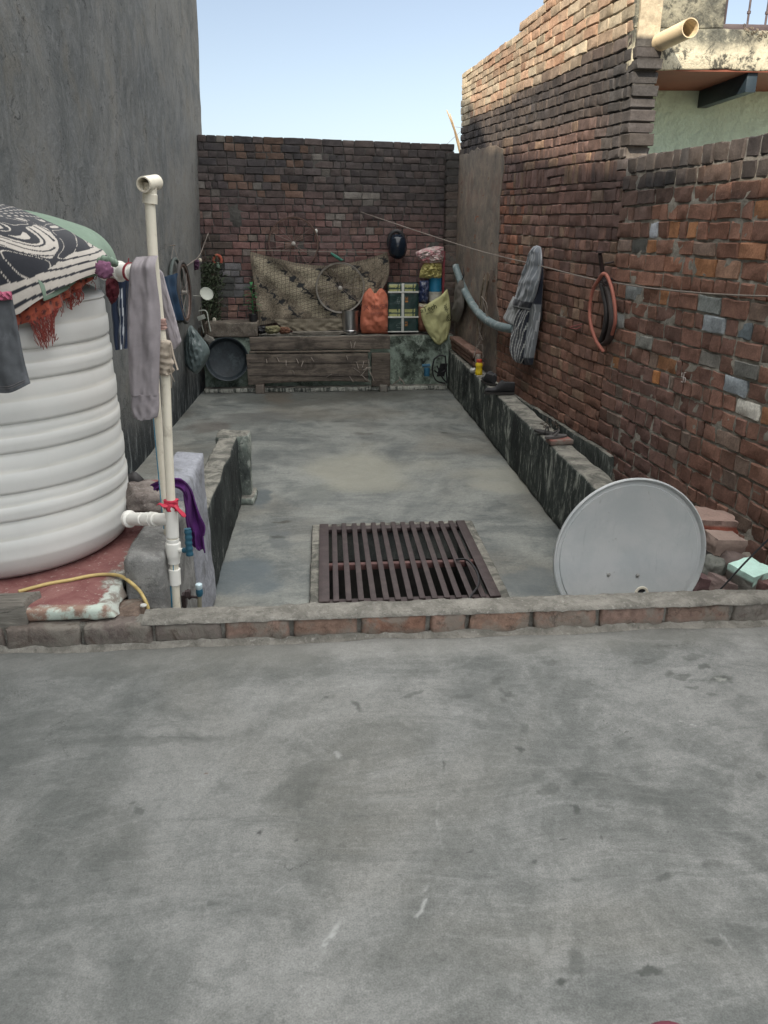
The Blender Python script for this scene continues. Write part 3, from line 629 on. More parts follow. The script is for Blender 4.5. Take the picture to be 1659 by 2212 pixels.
# low wall near
marks = {(1384, 639): (.26, .28, .28), (1511, 663): (.26, .28, .27), (1545, 712): (.31, .34, .36), (1600, 722): (.15, .18, .195), (1340, 701): (.32, .33, .32), (1390, 742): (.23, .23, .21), (1516, 790): (.22, .21, .19), (1567, 810): (.30, .335, .36), (1625, 824): (.20, .20, .185), (1591, 899): (.62, .60, .54), (1408, 492): (.5, .53, .58),
         (1410, 827): (.42, .19, .08), (1560, 575): (.33, .20, .14), (1650, 545): (.34, .17, .1), (1385, 520): (.12, .12, .11), (1440, 560): (.3, .15, .1)}
tg = [(wu(*k), v) for k, v in marks.items()]
def low_col(u, z, r, u0, u1, z0, z1):
    for (a, b), c in tg:
        if u0 <= a < u1 and z0 <= b < z1: return c
    c = red(r); q = nz(u, z, 6, .9)
    if z < 1.0: c = lerp3(c, (.16, .10, .09), .5*sm(-.1, .35, q)+.25*r.random())
    if z > .9: c = lerp3(c, (.275, .140, .097), .4)
    if r.random() < .08: c = lerp3(c, (.2, .17, .14), .6)
    if r.random() < .05: c = lerp3(c, (.36, .17, .07), .6)
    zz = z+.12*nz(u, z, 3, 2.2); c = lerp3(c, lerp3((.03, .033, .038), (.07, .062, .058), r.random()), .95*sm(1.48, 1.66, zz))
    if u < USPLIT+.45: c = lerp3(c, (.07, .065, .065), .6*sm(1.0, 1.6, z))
    k = r.uniform(.78, 1.2); return tuple(q_*k for q_ in c)
def lz(u, z): return z+.008*nz(u, z, 2, 1.3)+.004*nz(u, z, 7, 5)
rl = rows_of(-.5, 1.69, .0935, 'mix', USPLIT, UEND, 1.0, .005, 12)+[(1.69, 1.795, 'soldier', USPLIT+.05, UEND, 1.9)]
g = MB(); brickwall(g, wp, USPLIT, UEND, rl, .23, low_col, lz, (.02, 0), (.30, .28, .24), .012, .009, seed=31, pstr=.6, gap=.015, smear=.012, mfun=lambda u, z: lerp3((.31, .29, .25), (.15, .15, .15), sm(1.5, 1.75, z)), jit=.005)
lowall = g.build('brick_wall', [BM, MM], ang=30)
tag(lowall, 'lower red brick wall in front with a blackened top and a few whitewashed bricks', 'wall')
# chalk sign scratched on a brick
g = MB(); cu, cz = wu(1478, 815); a_ = .022
def chk(pts): g.tube([wp(cu+q[0]*a_, .004, cz+q[1]*a_) for q in pts], .0022, 5)
chk([(0, 1.3), (0, -1.3)]); chk([(-1, 0), (1, 0)]); chk([(0, 1.3), (.9, 1.35)]); chk([(1, 0), (1, -1.2)]); chk([(0, -1.3), (-.9, -1.3)]); chk([(-1, 0), (-1, 1.1)])
g.build('chalk_mark', mk('chalk', (.55, .5, .47), .2, bump=0), lowall)
# mossy footing along the wall base
def moss_mat(name, wh=(.33, .35, .32), bl=(.012, .016, .016), mid=(.075, .085, .075), thr=.5, tint=None, sz=1.0, hz=.25):
    m = NT(name); q = m.mapv((11*sz, 11*sz, 11*sz*hz)); st = m.noise(1, 9, .72, 1.2, vec=q); b = m.noise(1.6, 8, .7, .8); s2 = m.noise(1, 8, .75, .5, vec=m.mapv((45*sz, 45*sz, 45*sz*hz)))
    v = m.mix(m.rng(b, .36, .56), bl, mid); f = m.math('ADD', m.math('MULTIPLY', st, .6), m.math('MULTIPLY', b, .4))
    v = m.mix(m.rng(f, thr, thr+.1, 0, .9), v, wh); v = m.mix(m.rng(s2, .58, .7, 0, .7), v, wh); v = m.mix(m.rng(s2, .47, .36, 0, .8), v, bl)
    if tint: v = m.mix(m.rng(m.noise(2.5, 6, .7), .46, .58, 0, .85), v, tint)
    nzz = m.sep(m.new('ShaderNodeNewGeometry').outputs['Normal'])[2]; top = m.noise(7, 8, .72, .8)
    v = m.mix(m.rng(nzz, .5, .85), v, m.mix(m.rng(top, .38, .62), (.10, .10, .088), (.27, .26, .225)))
    return m.done(v, .92, [(st, .8, .02), (s2, .7, .008), (m.noise(90, 4), .4, .003)], spec=.25)
MO = moss_mat('mossy_lime_plaster')
LED = moss_mat('black_moss_plaster', wh=(.40, .42, .37), bl=(.012, .016, .016), mid=(.05, .06, .055), thr=.51, hz=.3)
g = MB()
gridbox(g, (0, -.02, -.5), (wu(1325, 1004)[0]-1.2, .03, -.13), .08, .012, 5, .012, mp=lambda p: wp(p[0]+1.2, p[1], p[2]), seed=4)
g.build('footing', MO, lowall)
# ================================================================== LOW LEDGE in front of the right wall
g = MB(); gridbox(g, (1.5, 3.5, ZL), (1.665, 9.54, -.02), .06, .010, 4, .02, seed=8, mp=lambda p: np.array([p[0]+(.0 if p[0] < 1.58 else -.03*sm(6.5, 9.5, p[1])), p[1], p[2]]))
tag(g.build('low_ledge', LED, loc=(0, 0, 0), ang=60), 'long low ledge streaked with black moss along the right wall', 'ledge')
# ================================================================== PLINTH under the far wall
PM = moss_mat('mint_mossy_plaster', wh=(.36, .42, .36), bl=(.02, .024, .02), mid=(.17, .21, .17), thr=.50, sz=.8, hz=.8, tint=(.30, .37, .31))
g = MB(); gridbox(g, (-1.5, 9.54, ZL), (1.56, YB-.015, .155), .07, .010, 4, .02, seed=2)
pl = g.build('masonry_plinth', PM, ang=60); tag(pl, 'mossy mint washed masonry plinth at the foot of the far wall', 'plinth')
g = MB(); gridbox(g, (-1.5, 9.42, ZL), (1.48, 9.56, -.445), .08, .008, 5, .012, seed=3); g.build('base_step', moss_mat('worn_limewash', wh=(.50, .50, .44), thr=.44), pl)
# ================================================================== KERB between the terraces
def kerb_mat():
    m = NT('kerb_brick'); n1 = m.noise(9, 8, .7, .5); n2 = m.noise(40, 6, .7); z = m.sep()[2]
    v = m.mix(1, m.attr(), m.rng(n2, .3, .7, .7, 1.3, False), 'MULTIPLY'); zz = m.math('ADD', z, m.math('MULTIPLY', m.noise(16, 6, .7), .05))
    v = m.mix(m.rng(zz, .060, .028, 0, .75), v, (.15, .145, .125)); v = m.mix(m.rng(n1, .47, .60, 0, .75), v, (.20, .185, .16)); v = m.mix(m.rng(m.noise(11, 8, .78, .6), .52, .66, 0, .75), v, (.075, .055, .042))
    return m.done(v, .93, [(n1, .6, .012), (n2, .7, .006), (m.noise(150, 3), .5, .002)], spec=.2)
def rough_cement(name, a=(.17, .17, .155), b=(.29, .285, .26)):
    m = NT(name); n1 = m.noise(8, 9, .72, .5); n2 = m.noise(55, 6, .7); v = m.mix(m.rng(n1, .38, .64), a, b); v = m.mix(m.rng(n2, .55, .72, 0, .5), v, (.4, .39, .36)); v = m.mix(m.rng(n2, .43, .32, 0, .6), v, (.07, .07, .06))
    return m.done(v, .95, [(n1, .6, .015), (n2, .8, .007), (m.noise(160, 3), .6, .002)], spec=.2)
CEM = rough_cement('rough_cement', (.13, .125, .11), (.235, .225, .20)); KM = kerb_mat()
kb = MB(); jx = [-60, 5, 175, 330, 483, 630, 777, 927, 1011, 1150, 1290, 1435, 1577, 1720, 1860]
cols = [(.15, .115, .095), (.14, .11, .09), (.13, .10, .085), (.16, .13, .11), (.25, .155, .115), (.25, .15, .105), (.24, .115, .07), (.27, .16, .115), (.27, .16, .11), (.24, .155, .115), (.24, .15, .115), (.22, .14, .105), (.17, .15, .13), (.22, .13, .09), (.22, .14, .1)]
for i in range(len(jx)-1):
    a = aty((jx[i])*1.0, 1350, 2.41)[0]; b = aty(jx[i+1]*1.0, 1350, 2.41)[0]; c = cols[i]
    gridbox(kb, (a+.006, 2.405+random.uniform(-.007, .006), -.01), (b-.008, 2.495, .082+random.uniform(-.003, .003)), .016, .0065, 16, .012, 0, col=tuple(.75*q+.04 for q in c), seed=i*3.3)
gridbox(kb, (-2.0, 2.424, -.01), (2.2, 2.49, .077), .03, .005, 12, .004, 1, seed=9)
kerb = kb.build('kerb', [KM, CEM], ang=60); tag(kerb, 'low kerb of worn red bricks capped with cement between the two terraces', 'kerb')
def kcap(p): x, y, z = p; return np.array([x, y, z]) 
g = MB(); vs = []; xs = np.arange(-.66, 2.2, .018); prof = [(2.404, .066), (2.402, .078), (2.408, .0885), (2.425, .093), (2.45, .094), (2.475, .095), (2.495, .094), (2.503, .088), (2.505, .07), (2.505, -.5)]
for x in xs:
    lip = .012*nz(x, 1, 2, 6)+.008*nz(x, 4, 2, 22)+.004*nz(x, 4, 2, 60); lo = .010*nz(x, 7, 2, 9)+.006*nz(x, 2, 9, 40)
    for k, (y, z) in enumerate(prof):
        if k < 2: yy, z2 = y+.004*nz(x, k, 1, 30), z+lo*(1 if k == 0 else .5)+(.012 if k == 0 else 0)
        else: yy, z2 = y+(lip if k >= 5 else 0), z+.0035*nz(x, y, 3, 25)+.002*nz(x, y, 9, 70)
        vs.append((x, yy, z2))
m_ = len(prof); fs = [(i*m_+k, (i+1)*m_+k, (i+1)*m_+k+1, i*m_+k+1) for i in range(len(xs)-1) for k in range(m_-1)]
g.add(vs, fs); g.add([vs[k] for k in range(m_)], [tuple(range(m_))])
g.build('cement_cap', CEM, kerb, ang=60)
g = MB(); vs = []; xs = np.arange(-2.0, 2.2, .02); P8 = [(-.034, .0007), (-.020, .004), (-.010, .010), (.004, .018)]
for x in xs:
    k = .8+.8*nz(x, 3, 1, 3)+.2*nz(x, 8, 1, 9); hk = .8+.8*nz(x, 5, 5, 9)+.5*nz(x, 5, 5, 40)
    for q, (dy, z) in enumerate(P8): vs.append((x, 2.404+dy*max(.25, k)*(1 if dy < 0 else 0)+(.004 if q == 3 else 0), max(.0006, z*max(.3, hk))))
m_ = 4; g.add(vs, [(i*m_+k, (i+1)*m_+k, (i+1)*m_+k+1, i*m_+k+1) for i in range(len(xs)-1) for k in range(3)]); g.build('cement_fillet', CEM, kerb, ang=60)
# retaining face behind the kerb
g = MB(); g.box((0, 2.47, -.26), (4.4, .05, .5)); g.build('retaining_face', CEM, kerb)
# ================================================================== NEIGHBOUR HOUSE on the right
def house_mat():
    m = NT('stained_limewash'); n1 = m.noise(3.2, 9, .75, .7); n2 = m.noise(16, 8, .75, .3); z = m.sep()[2]
    v = m.mix(m.rng(n1, .42, .62), (.075, .08, .072), (.27, .265, .21)); v = m.mix(m.rng(n2, .52, .68, 0, .7), v, (.44, .43, .34)); v = m.mix(m.rng(n2, .50, .38, 0, .9), v, (.05, .052, .047))
    b = m.math('ADD', z, m.math('MULTIPLY', m.noise(7, 6, .7), .22)); v = m.mix(m.math('MULTIPLY', m.rng(b, 2.62, 2.50, 0, .85), m.rng(n2, .40, .5)), v, (.60, .57, .45))
    v = m.mix(m.rng(m.noise(60, 4, .6), .35, .65, .0, .25), v, (.2, .2, .17))
    return m.done(v, .93, [(n1, .6, .03), (n2, .7, .012), (m.noise(70, 4), .5, .004)], spec=.2)
HY = 5.40; HZ = float(aty(1500, 150, HY)[2]); X0 = float(wp(USPLIT, 0, 0)[0])-.004
hs_ = empty('neighbour_house', (3.4, 5.8, 0), 'neighbouring house with stained limewashed front, red ceiling and mint green wall behind the brick wall', 'house')
wx0 = float(aty(1567, 30, HY)[0]); wz0 = float(aty(1600, 63, HY)[2]); wx1, wz1 = wx0+.75, wz0+.9
g = MB(); HM = house_mat()
for lo, hi in (((X0, HY, HZ), (6.0, HY+.2, wz0)), ((X0, HY, wz0), (wx0, HY+.2, 4.3)), ((wx1, HY, wz0), (6.0, HY+.2, 4.3)), ((wx0, HY, wz1), (wx1, HY+.2, 4.3))):
    gridbox(g, lo, hi, .07, .012, 5, .008, seed=3)
g.build('front_wall', HM, hs_, ang=60)
mint = mk('mint_limewash', (.56, .74, .62), .08, 3, .85, .8, 4, .08, dirt=(.48, .63, .53), dsc=1.4)
g = MB(); gridbox(g, (2.05, 6.12, .5), (7, 6.3, HZ+.01), .08, .012, 3, .01, seed=6); g.build('inner_wall', mint, hs_, ang=60)
redm = mk('red_oxide_paint', (.21, .07, .045), .2, 5, .6, .2)
g = MB(); g.box((4.3, (HY+.012+6.14)/2, HZ+.022), (4.5, 6.128-HY, .06)); g.build('ceiling', redm, hs_)
bx = float(aty(1626, 180, HY+.02)[0]); g = MB()
g.box((bx, (HY+6.12)/2+.02, HZ-.055), (.07, 6.12-HY-.03, .13), bev=.004); g.build('ceiling_bracket', mk('blue_black_paint', (.02, .035, .05), .3, 8, .5), hs_)
g = MB(); FM = mk('dark_window_frame', (.07, .055, .06), .3, 12, .55)
t = .035
for lo, hi in (((wx0, HY+.03, wz0), (wx1, HY+.12, wz0+t)), ((wx0, HY+.03, wz1-t), (wx1, HY+.12, wz1)), ((wx0, HY+.03, wz0+t), (wx0+t*.7, HY+.12, wz1-t)), ((wx1-t, HY+.03, wz0+t), (wx1, HY+.12, wz1-t))):
    g.box([(a+b)/2 for a, b in zip(lo, hi)], [b-a for a, b in zip(lo, hi)], bev=.003)
wf = g.build('window_frame', FM, hs_)
for xx in (1616, 1655):
    bxx = float(aty(xx, 40, HY+.07)[0]); g = MB(); g.tube([(bxx, HY+.07, wz0+t), (bxx, HY+.07, wz1-t)], .007, 8); g.tube([(bxx, HY+.07, wz0+.10), (bxx, HY+.07, wz0+.115)], .012, 8); g.build('window_bar', FM, wf)
g = MB(); P = []
for k in range(30): u = k/29; x = wx0+.13+.26*u; P.append((x, HY-.005+.02*math.sin(k*1.9), wz0+.012+.02*math.cos(k*1.3)-.045*math.sin(u*3.1)*(1 if k % 2 else .6)))
for k in range(len(P)-1):
    a, b = Vector(P[k]), Vector(P[k+1]); c = (a+b)/2; d = (b-a).normalized(); n = d.cross(Vector((0, 1, 0) if k % 2 else (0, 0, 1))).normalized()
    g.tube([c+d*.011*math.cos(t_)+n*.006*math.sin(t_) for t_ in np.linspace(0, 2*math.pi, 9)[:-1]], .0022, 5, closed=True)
ch = g.build('chain', mk('rusty_chain', (.20, .17, .13), .3, 40, .6, metal=.5)); tag(ch, 'rusty chain lying tangled on the sill of the barred window', 'chain')
pvc = mk('aged_cream_pvc', (.62, .52, .36), .07, 6, .45, .08, 90, .001, dirt=(.35, .29, .2), dsc=7)
pc = aty(1423, 92, HY); pe = aty(1470, 70, HY-.40); pe[0] = pc[0]+.02; pe[2] = pc[2]+.0
g = MB(); a = Vector(pc)+Vector((0, .05, 0)); dirv = Vector((.045, -1, -.012)).normalized(); Lp = .40
rt = dirv.to_track_quat('Z', 'Y').to_matrix()
g.lathe([(.052, 0), (.052, Lp+.05), (.0515, Lp+.052), (.046, Lp+.052), (.0455, Lp+.05), (.0455, .12), (0, .12)], 40, a, rt)
tag(g.build('drain_spout', pvc, hs_, ang=40), 'cream plastic spout jutting out of the limewashed front')
# bamboo and wire beyond the corner
g = MB(); a, b = aty(965, 238, 10.9), aty(997, 322, 10.6); g.tube([a, Vector(a).lerp(Vector(b), .5)+Vector((.004, 0, 0)), tuple(Vector(b)+Vector((.05, 0, -.25)))], [.006, .013, .018], 8)
a2 = aty(972, 246, 10.85); g.tube([a2, b], .006, 6)
tag(g.build('bamboo_pole', mk('bamboo', (.55, .38, .2), .25, 20, .7)), 'sunlit bamboo pole leaning out behind the far right corner', 'pole')
g = MB(); g.tube([aty(958, 318, 10.8), aty(996, 283, 10.9)], .003, 5); g.tube([aty(984, 274, 10.9), aty(998, 276, 10.9)], .003, 5)
tag(g.build('guy_wire', mk('grey_wire', (.25, .24, .22), .1, 9, .5, metal=.5)), 'thin wire stretched across the bamboo in the far right corner', 'wire')
# ================================================================== IRON GRATE
gr = empty('floor_grate', ((GX0+GX1)/2, (GY0+GY1)/2, ZL), 'rusty dark iron grate over the shaft in the lower terrace floor', 'grate')
IR = mk('rusty_iron', (.050, .036, .036), .35, 18, .62, .4, 120, .002, metal=.2, dirt=(.075, .058, .054), dsc=9)
GC = moss_mat('grate_surround', wh=(.2, .2, .18), bl=(.03, .03, .03), mid=(.10, .10, .09), thr=.55)
g = MB()
for lo, hi in (((GX0-.05, GY0-.05, ZL-.05), (GX0+.02, GY1+.035, ZL+.033)), ((GX1-.02, GY0-.05, ZL-.05), (GX1+.055, GY1+.035, ZL+.033)), ((GX0+.02, GY1-.012, ZL-.05), (GX1-.02, GY1+.035, ZL+.033))):
    gridbox(g, lo, hi, .04, .005, 12, .01, seed=5)
sr = g.build('grate_surround', GC, gr, ang=60)
zt = ZL+.048; g = MB(); g.box(((GX0+GX1)/2, GY1-.045, zt-.028), (GX1-GX0-.02, .06, .03), bev=.003); g.box(((GX0+GX1)/2, GY0+.02, zt-.028), (GX1-GX0-.02, .06, .03), bev=.003)
for xx in (GX0+.028, GX1-.03): g.box((xx, (GY0+GY1)/2, zt-.006), (.058, GY1-GY0, .012), bev=.002)
g.build('frame', IR, gr)
g = MB(); cy_ = float(atz(860, 1210, zt)[1]); g.box(((GX0+GX1)/2, cy_, zt-.03), (GX1-GX0-.02, .035, .035), bev=.003); g.build('crossbar', mk('red_rust', (.10, .048, .044), .4, 14, .7, .4), gr)
nb = 13
for k in range(nb):
    xx = GX0+.028+(GX1-.03-GX0-.028)*(k+1)/(nb+1)+random.uniform(-.003, .003); g = MB(); g.box((xx, (GY0+GY1)/2+random.uniform(-.004, .004), zt-.006), (.031, GY1-GY0+random.uniform(-.01, .01), .012), (0, 0, random.uniform(-.004, .004)), bev=.002)
    g.build('bar', IR, gr)
g = MB(); g.tube(cat_pts([atz(985, 1209, zt+.01), atz(1010, 1210, zt+.03), atz(1030, 1235, zt+.05), atz(1034, 1262, zt+.04), atz(1019, 1285, zt+.015), atz(1013, 1298, zt+.01)]), .006, 7)
blackm = mk('black_rubber', (.018, .018, .02), .2, 20, .45, .1)
tag(g.build('black_cable', blackm), 'short black cable curving up over the right side of the iron grate', 'cable')
# ================================================================== LOW PARTITION WALLS beside the tank
def wall_px(name, label, mat, xr, xl, y0, y1, ztop, seed=0, step=.06):
    g = MB(); gridbox(g, (xl, y0, ZL), (xr, y1, ztop), step, .012, 4, .018, seed=seed); o = g.build(name, mat, ang=60); tag(o, label, 'wall'); return o
LAV = mk('pale_lavender_limewash', (.25, .26, .29), .3, 6, .9, .8, 18, .02, dirt=(.12, .125, .13), dsc=4.5)
MW = moss_mat('black_mould_wall', wh=(.34, .35, .32), bl=(.010, .013, .013), mid=(.035, .042, .04), thr=.56, hz=.3)
wall_px('partition_wall', 'low wall black with mould running beside the lavender wall, right of the water tank', MW, -.64, -.775, 2.6, 5.33, -.005, 3)
pw = bpy.data.objects['partition_wall']
g = MB(); gridbox(g, (-.80, 5.33, ZL), (-.57, 5.52, .0), .05, .012, 6, .025, seed=12); gridbox(g, (-.83, 5.27, ZL-.01), (-.545, 5.55, ZL+.05), .05, .012, 6, .02, seed=2)
g.build('end_post', moss_mat('post_plaster', wh=(.38, .40, .36), bl=(.035, .04, .04), mid=(.17, .20, .175), thr=.47, hz=.6), pw, ang=60)
wall_px('lavender_wall', 'low pale lavender washed wall stub behind the standpipe', LAV, -.62, -.765, 3.28, 3.76, .32, 7)
lw_ = bpy.data.objects['lavender_wall']
g = MB(); gridbox(g, (-.765, 2.62, ZL), (-.625, 3.275, .235), .05, .012, 5, .02, seed=9); g.build('lower_block', rough_cement('grey_render', (.14, .14, .135), (.26, .26, .25)), lw_, ang=60)
# ================================================================== TANK PLATFORM
RP = NT('worn_red_floor_paint'); n1 = RP.noise(7, 9, .75, .8); n2 = RP.noise(60, 5, .7); o = RP.sep()
edge = RP.math('ADD', o[0], RP.math('MULTIPLY', RP.noise(9, 6, .75, .6), .22)); edy = RP.math('ADD', o[1], RP.math('MULTIPLY', RP.noise(8, 7, .75, .8), -.12))
v = RP.mix(RP.rng(n1, .35, .65), (.17, .065, .062), (.24, .115, .105)); v = RP.mix(RP.rng(n2, .58, .68, 0, .6), v, (.42, .35, .31))
v = RP.mix(RP.rng(edge, -.725, -.70), v, RP.mix(RP.rng(RP.noise(11, 6, .7), .44, .58), (.20, .175, .15), (.42, .46, .42)))
v = RP.mix(RP.rng(edy, 2.425, 2.395), v, RP.mix(RP.rng(RP.noise(9, 6, .7), .44, .56), (.26, .17, .13), (.45, .52, .46)))
RPM = RP.done(v, .8, [(n1, .5, .012), (n2, .5, .003)], spec=.3)
PZ = .13
pf = empty('tank_platform', (-1.35, 3.1, ZL), 'masonry stand with a worn red painted slab under the white water tank', 'platform')
g = MB(); gridbox(g, (-1.97, 2.53, ZL), (-.825, 3.9, PZ-.045), .06, .010, 4, .012, seed=3)
g.build('base', moss_mat('brown_grey_render', wh=(.25, .235, .21), bl=(.045, .038, .03), mid=(.125, .11, .09), thr=.52, hz=.3), pf, ang=60)
def slabmp(p):
    x, y, z = p
    if x > -.9: x += .035*nz(y, z*4, 1, 5)+.03*nz(y, 2, 3, 14)-.035*sm(3.0, 3.6, y)
    if y < 2.6: y += .014*nz(x, 2, 1, 7)+.010*nz(x, z*3, 4, 20)
    return np.array([x, y, z+.004*nz(x, y, 1, 8)])
g = MB(); gridbox(g, (-1.97, 2.435, PZ-.042), (-.765, 3.92, PZ), .035, .005, 14, .01, mp=slabmp, seed=4); g.build('slab', RPM, pf, ang=60)
g = MB(); jx2 = [-40, 110, 215, 300]
for i in range(3):
    a = aty(jx2[i], 1335, 2.44)[0]; b = aty(jx2[i+1], 1335, 2.44)[0]; gridbox(g, (a+.004, 2.445+.01*i, .0), (b-.004, 2.6, PZ-.046), .03, .006, 14, .01, 0, col=(.14, .105, .085), seed=i+20.)
g.build('brick_course', [KM], pf, ang=60)
g = MB(); gridbox(g, (-1.6, 2.415, .06), (-1.035, 2.53, PZ+.028), .03, .006, 10, .012, seed=14, mp=lambda p: np.array([p[0]+.02*math.sin(p[1]*30), p[1]+(p[0]+1.3)*.05, p[2]]))
def wood_mat(name, a, b, sc_=(1.5, 14, 14), rough=.85, dk=(.02, .017, .015)):
    m = NT(name); q = m.noise(1.6, 8, .7, .5, vec=m.mapv(sc_)); q2 = m.noise(5, 6, .7, .3, vec=m.mapv(sc_)); st = m.noise(4, 7, .7)
    v = m.mix(m.rng(q, .35, .65), a, b); v = m.mix(m.rng(q2, .45, .3, 0, .8), v, dk); v = m.mix(m.rng(q2, .58, .72, 0, .5), v, tuple(min(1, t*1.6) for t in b)); v = m.mix(m.rng(st, .5, .68, 0, .7), v, tuple(t*.5 for t in a))
    v = m.mix(1, v, m.attr(), 'MULTIPLY')
    return m.done(v, rough, [(q, .5, .01), (q2, .7, .004)], spec=.2)
GW = wood_mat('grey_driftwood', (.13, .12, .105), (.21, .20, .175))
tag(g.build('wood_offcut', GW), 'grey weathered timber offcut lying on the corner of the tank stand', 'timber')
# ================================================================== WATER TANK
TC = np.array([-1.35, 3.12]); TR = .5
def tank_mat():
    m = NT('white_tank_plastic'); n = m.noise(2.5, 6, .6); z = m.sep()[2]; d = m.noise(6, 9, .75, 1); st = m.noise(1, 7, .7, .3, vec=m.mapv((14, 14, 1.5)))
    v = m.mix(m.rng(n, .35, .65), (.56, .57, .55), (.62, .62, .595)); v = m.mix(m.rng(d, .62, .76, 0, .35), v, (.42, .40, .35)); v = m.mix(m.rng(st, .55, .75, 0, .14), v, (.45, .45, .42))
    sp = m.voro(20); v = m.mix(m.math('MULTIPLY', m.rng(sp, .02, .06, .7, 0), m.rng(m.noise(4), .55, .6)), v, (.3, .28, .24))
    v = m.mix(1, v, m.attr(), 'MULTIPLY')
    return m.done(v, .38, [(m.noise(3, 3), .12, .02), (m.noise(150, 2), .08, .001)], spec=.45)
TM = tank_mat()
tk = empty('water_tank', (TC[0], TC[1], PZ), 'big white ribbed plastic water tank with cloths over its top', 'water tank')
prof = [(0, PZ), (TR-.085, PZ), (TR-.06, PZ+.006), (TR-.03, PZ+.028), (TR-.012, PZ+.06), (TR-.002, PZ+.09), (TR, PZ+.098)]
zb = PZ+.10; HS = np.array([1.15, .8, 1.15, .8, 1.15, .8, 1.1]); HS = HS/HS.sum()*(1.115-zb); z = zb
for k, H in enumerate(HS):
    r0 = TR-.010*(z-zb)
    prof += [(r0-.001, z+.006), (r0+.0005, z+H*.22), (r0, z+H*.46), (r0-.0045, z+H*.50), (r0-.005, z+H*.60), (r0-.0045, z+H-.020), (r0-.009, z+H-.012), (r0-.010, z+H-.008), (r0-.003, z+H-.002)]; z += H
prof += [(TR-.012, 1.117), (TR-.02, 1.128), (TR-.05, 1.145), (TR-.12, 1.17), (.22, 1.24), (.21, 1.29), (0, 1.30)]
g = MB(); g.lathe(prof, 96, (TC[0], TC[1], 0))
for i in range(1, len(prof)-1):                  # grime settled in the grooves
    if prof[i][0] < prof[i-1][0]-.0038 or (prof[i][0] == prof[i-1][0] and prof[i+1][0] > prof[i][0]+.008):
        if .2 < prof[i][1] < 1.1 and prof[i][0] > .47:
            for k in range(96): q = .74+.22*(nz(math.cos(k*.0654)*3, math.sin(k*.0654)*3, prof[i][1]*9)+.5); g.c[i*96+k] = (min(1, q), min(1, q*.98), min(1, q*.93))
g.build('body', TM, tk, ang=50)
# --- pipework
PVC = mk('white_pvc', (.68, .64, .53), .06, 5, .38, .05, 90, .001, dirt=(.40, .36, .29), dsc=9); PV2 = mk('bright_pvc', (.74, .73, .68), .05, 5, .35, .05, 90, .001)
BLUE = mk('blue_plastic', (.02, .085, .13), .15, 12, .5, .1); BST = mk('blue_stripe', (.02, .20, .33), .1, 12, .4, 0)
sp_ = empty('standpipe', (-.58, 2.72, ZL), 'tall white plastic standpipe with an open tee on top and a blue valve handle below', 'pipe')
YP = 2.72
top = Vector(aty(322, 410, YP)); bot = Vector(aty(384, 1330, YP)); 
def onp(y):                                      # point of the pipe axis at picture height y
    P = [(322, 410), (331, 560), (345, 700), (357, 800), (363, 960), (371, 1120), (375, 1200), (380, 1300), (382, 1330)]
    for (x0_, y0_), (x1_, y1_) in zip(P, P[1:]):
        if y <= y1_: return Vector(aty(x0_+(x1_-x0_)*(y-y0_)/(y1_-y0_), y, YP))
    return bot
g = MB(); g.tube([onp(y) for y in (408, 480, 560, 640, 700, 760, 800, 880, 960, 1040, 1120, 1200, 1300, 1330)]+[bot+Vector((0.01, 0, -.35))], .0165, 20)
g.build('riser', PVC, sp_)
def sleeve(y0, y1, r, mat=PV2, name='coupling', prof=None):
    a, b = onp(y0), onp(y1); g = MB(); ax = (b-a).normalized(); L = (b-a).length; M = ax.to_track_quat('Z', 'Y').to_matrix()
    pr = prof or [(r-.003, 0), (r, .002), (r, L-.002), (r-.003, L)]
    g.lathe([(.012, 0)]+[(p, q*L if prof else q) for p, q in pr]+[(.012, L)], 28, a, M); return g.build(name, mat, sp_, ang=35)
# tee on top
c = onp(402)+Vector((-.002, 0, .004)); tdir = (Vector(aty(307, 398, YP-.055))-Vector(aty(337, 393, YP+.055))).normalized(); M = tdir.to_track_quat('Z', 'Y').to_matrix()
g = MB(); c2 = Vector(aty(324, 396, YP)); g.lathe([(.0, -.052), (.0225, -.052), (.024, -.050), (.024, .050), (.0235, .053), (.0195, .053), (.019, .050), (.019, -.03), (0, -.03)], 32, c2, M)
nk = onp(440)
g.lathe([(.0215, 0), (.0215, (nk-c2).length-.03), (.0235, (nk-c2).length-.028), (.0235, (nk-c2).length), (.016, (nk-c2).length)], 28, c2, (nk-c2).to_track_quat('Z', 'Y').to_matrix())
g.build('tee', PVC, sp_, ang=35)
sleeve(1090, 1160, .0235, PV2, 'tee_fitting')
# arm to the tank
a = Vector(aty(284, 1121, 2.86)); b = onp(1122); g = MB(); d = (b-a); L = d.length; M = d.to_track_quat('Z', 'Y').to_matrix()
g.lathe([(0, -.02), (.034, -.02), (.034, -.008), (.030, -.004), (.0255, -.002), (.0255, L*.30), (.021, L*.31), (.021, L*.36), (.0265, L*.37), (.0265, L*.62), (.0205, L*.63), (.0205, L*.68), (.0235, L*.69), (.0235, L)], 28, a, M)
g.build('tank_connector', PV2, sp_, ang=30)
g = MB(); g.lathe([(.028, L*.50), (.030, L*.505), (.030, L*.54), (.028, L*.545)], 8, a, M); g.lathe([(.0212, L*.635), (.0225, L*.64), (.0225, L*.655), (.0212, L*.66)], 24, a, M, 0); g.build('nut', PV2, sp_, ang=30)
sleeve(1160, 1170, .0205, PVC, 'pipe_nipple')
sleeve(1163, 1216, .024, PV2, 'ball_valve', [(.022, 0), (.0235, .02), (.0235, .13), (.0275, .17), (.0285, .25), (.0285, .62), (.0265, .72), (.0235, .80), (.0225, .99)])
sleeve(1228, 1262, .0225, PV2, 'coupling')
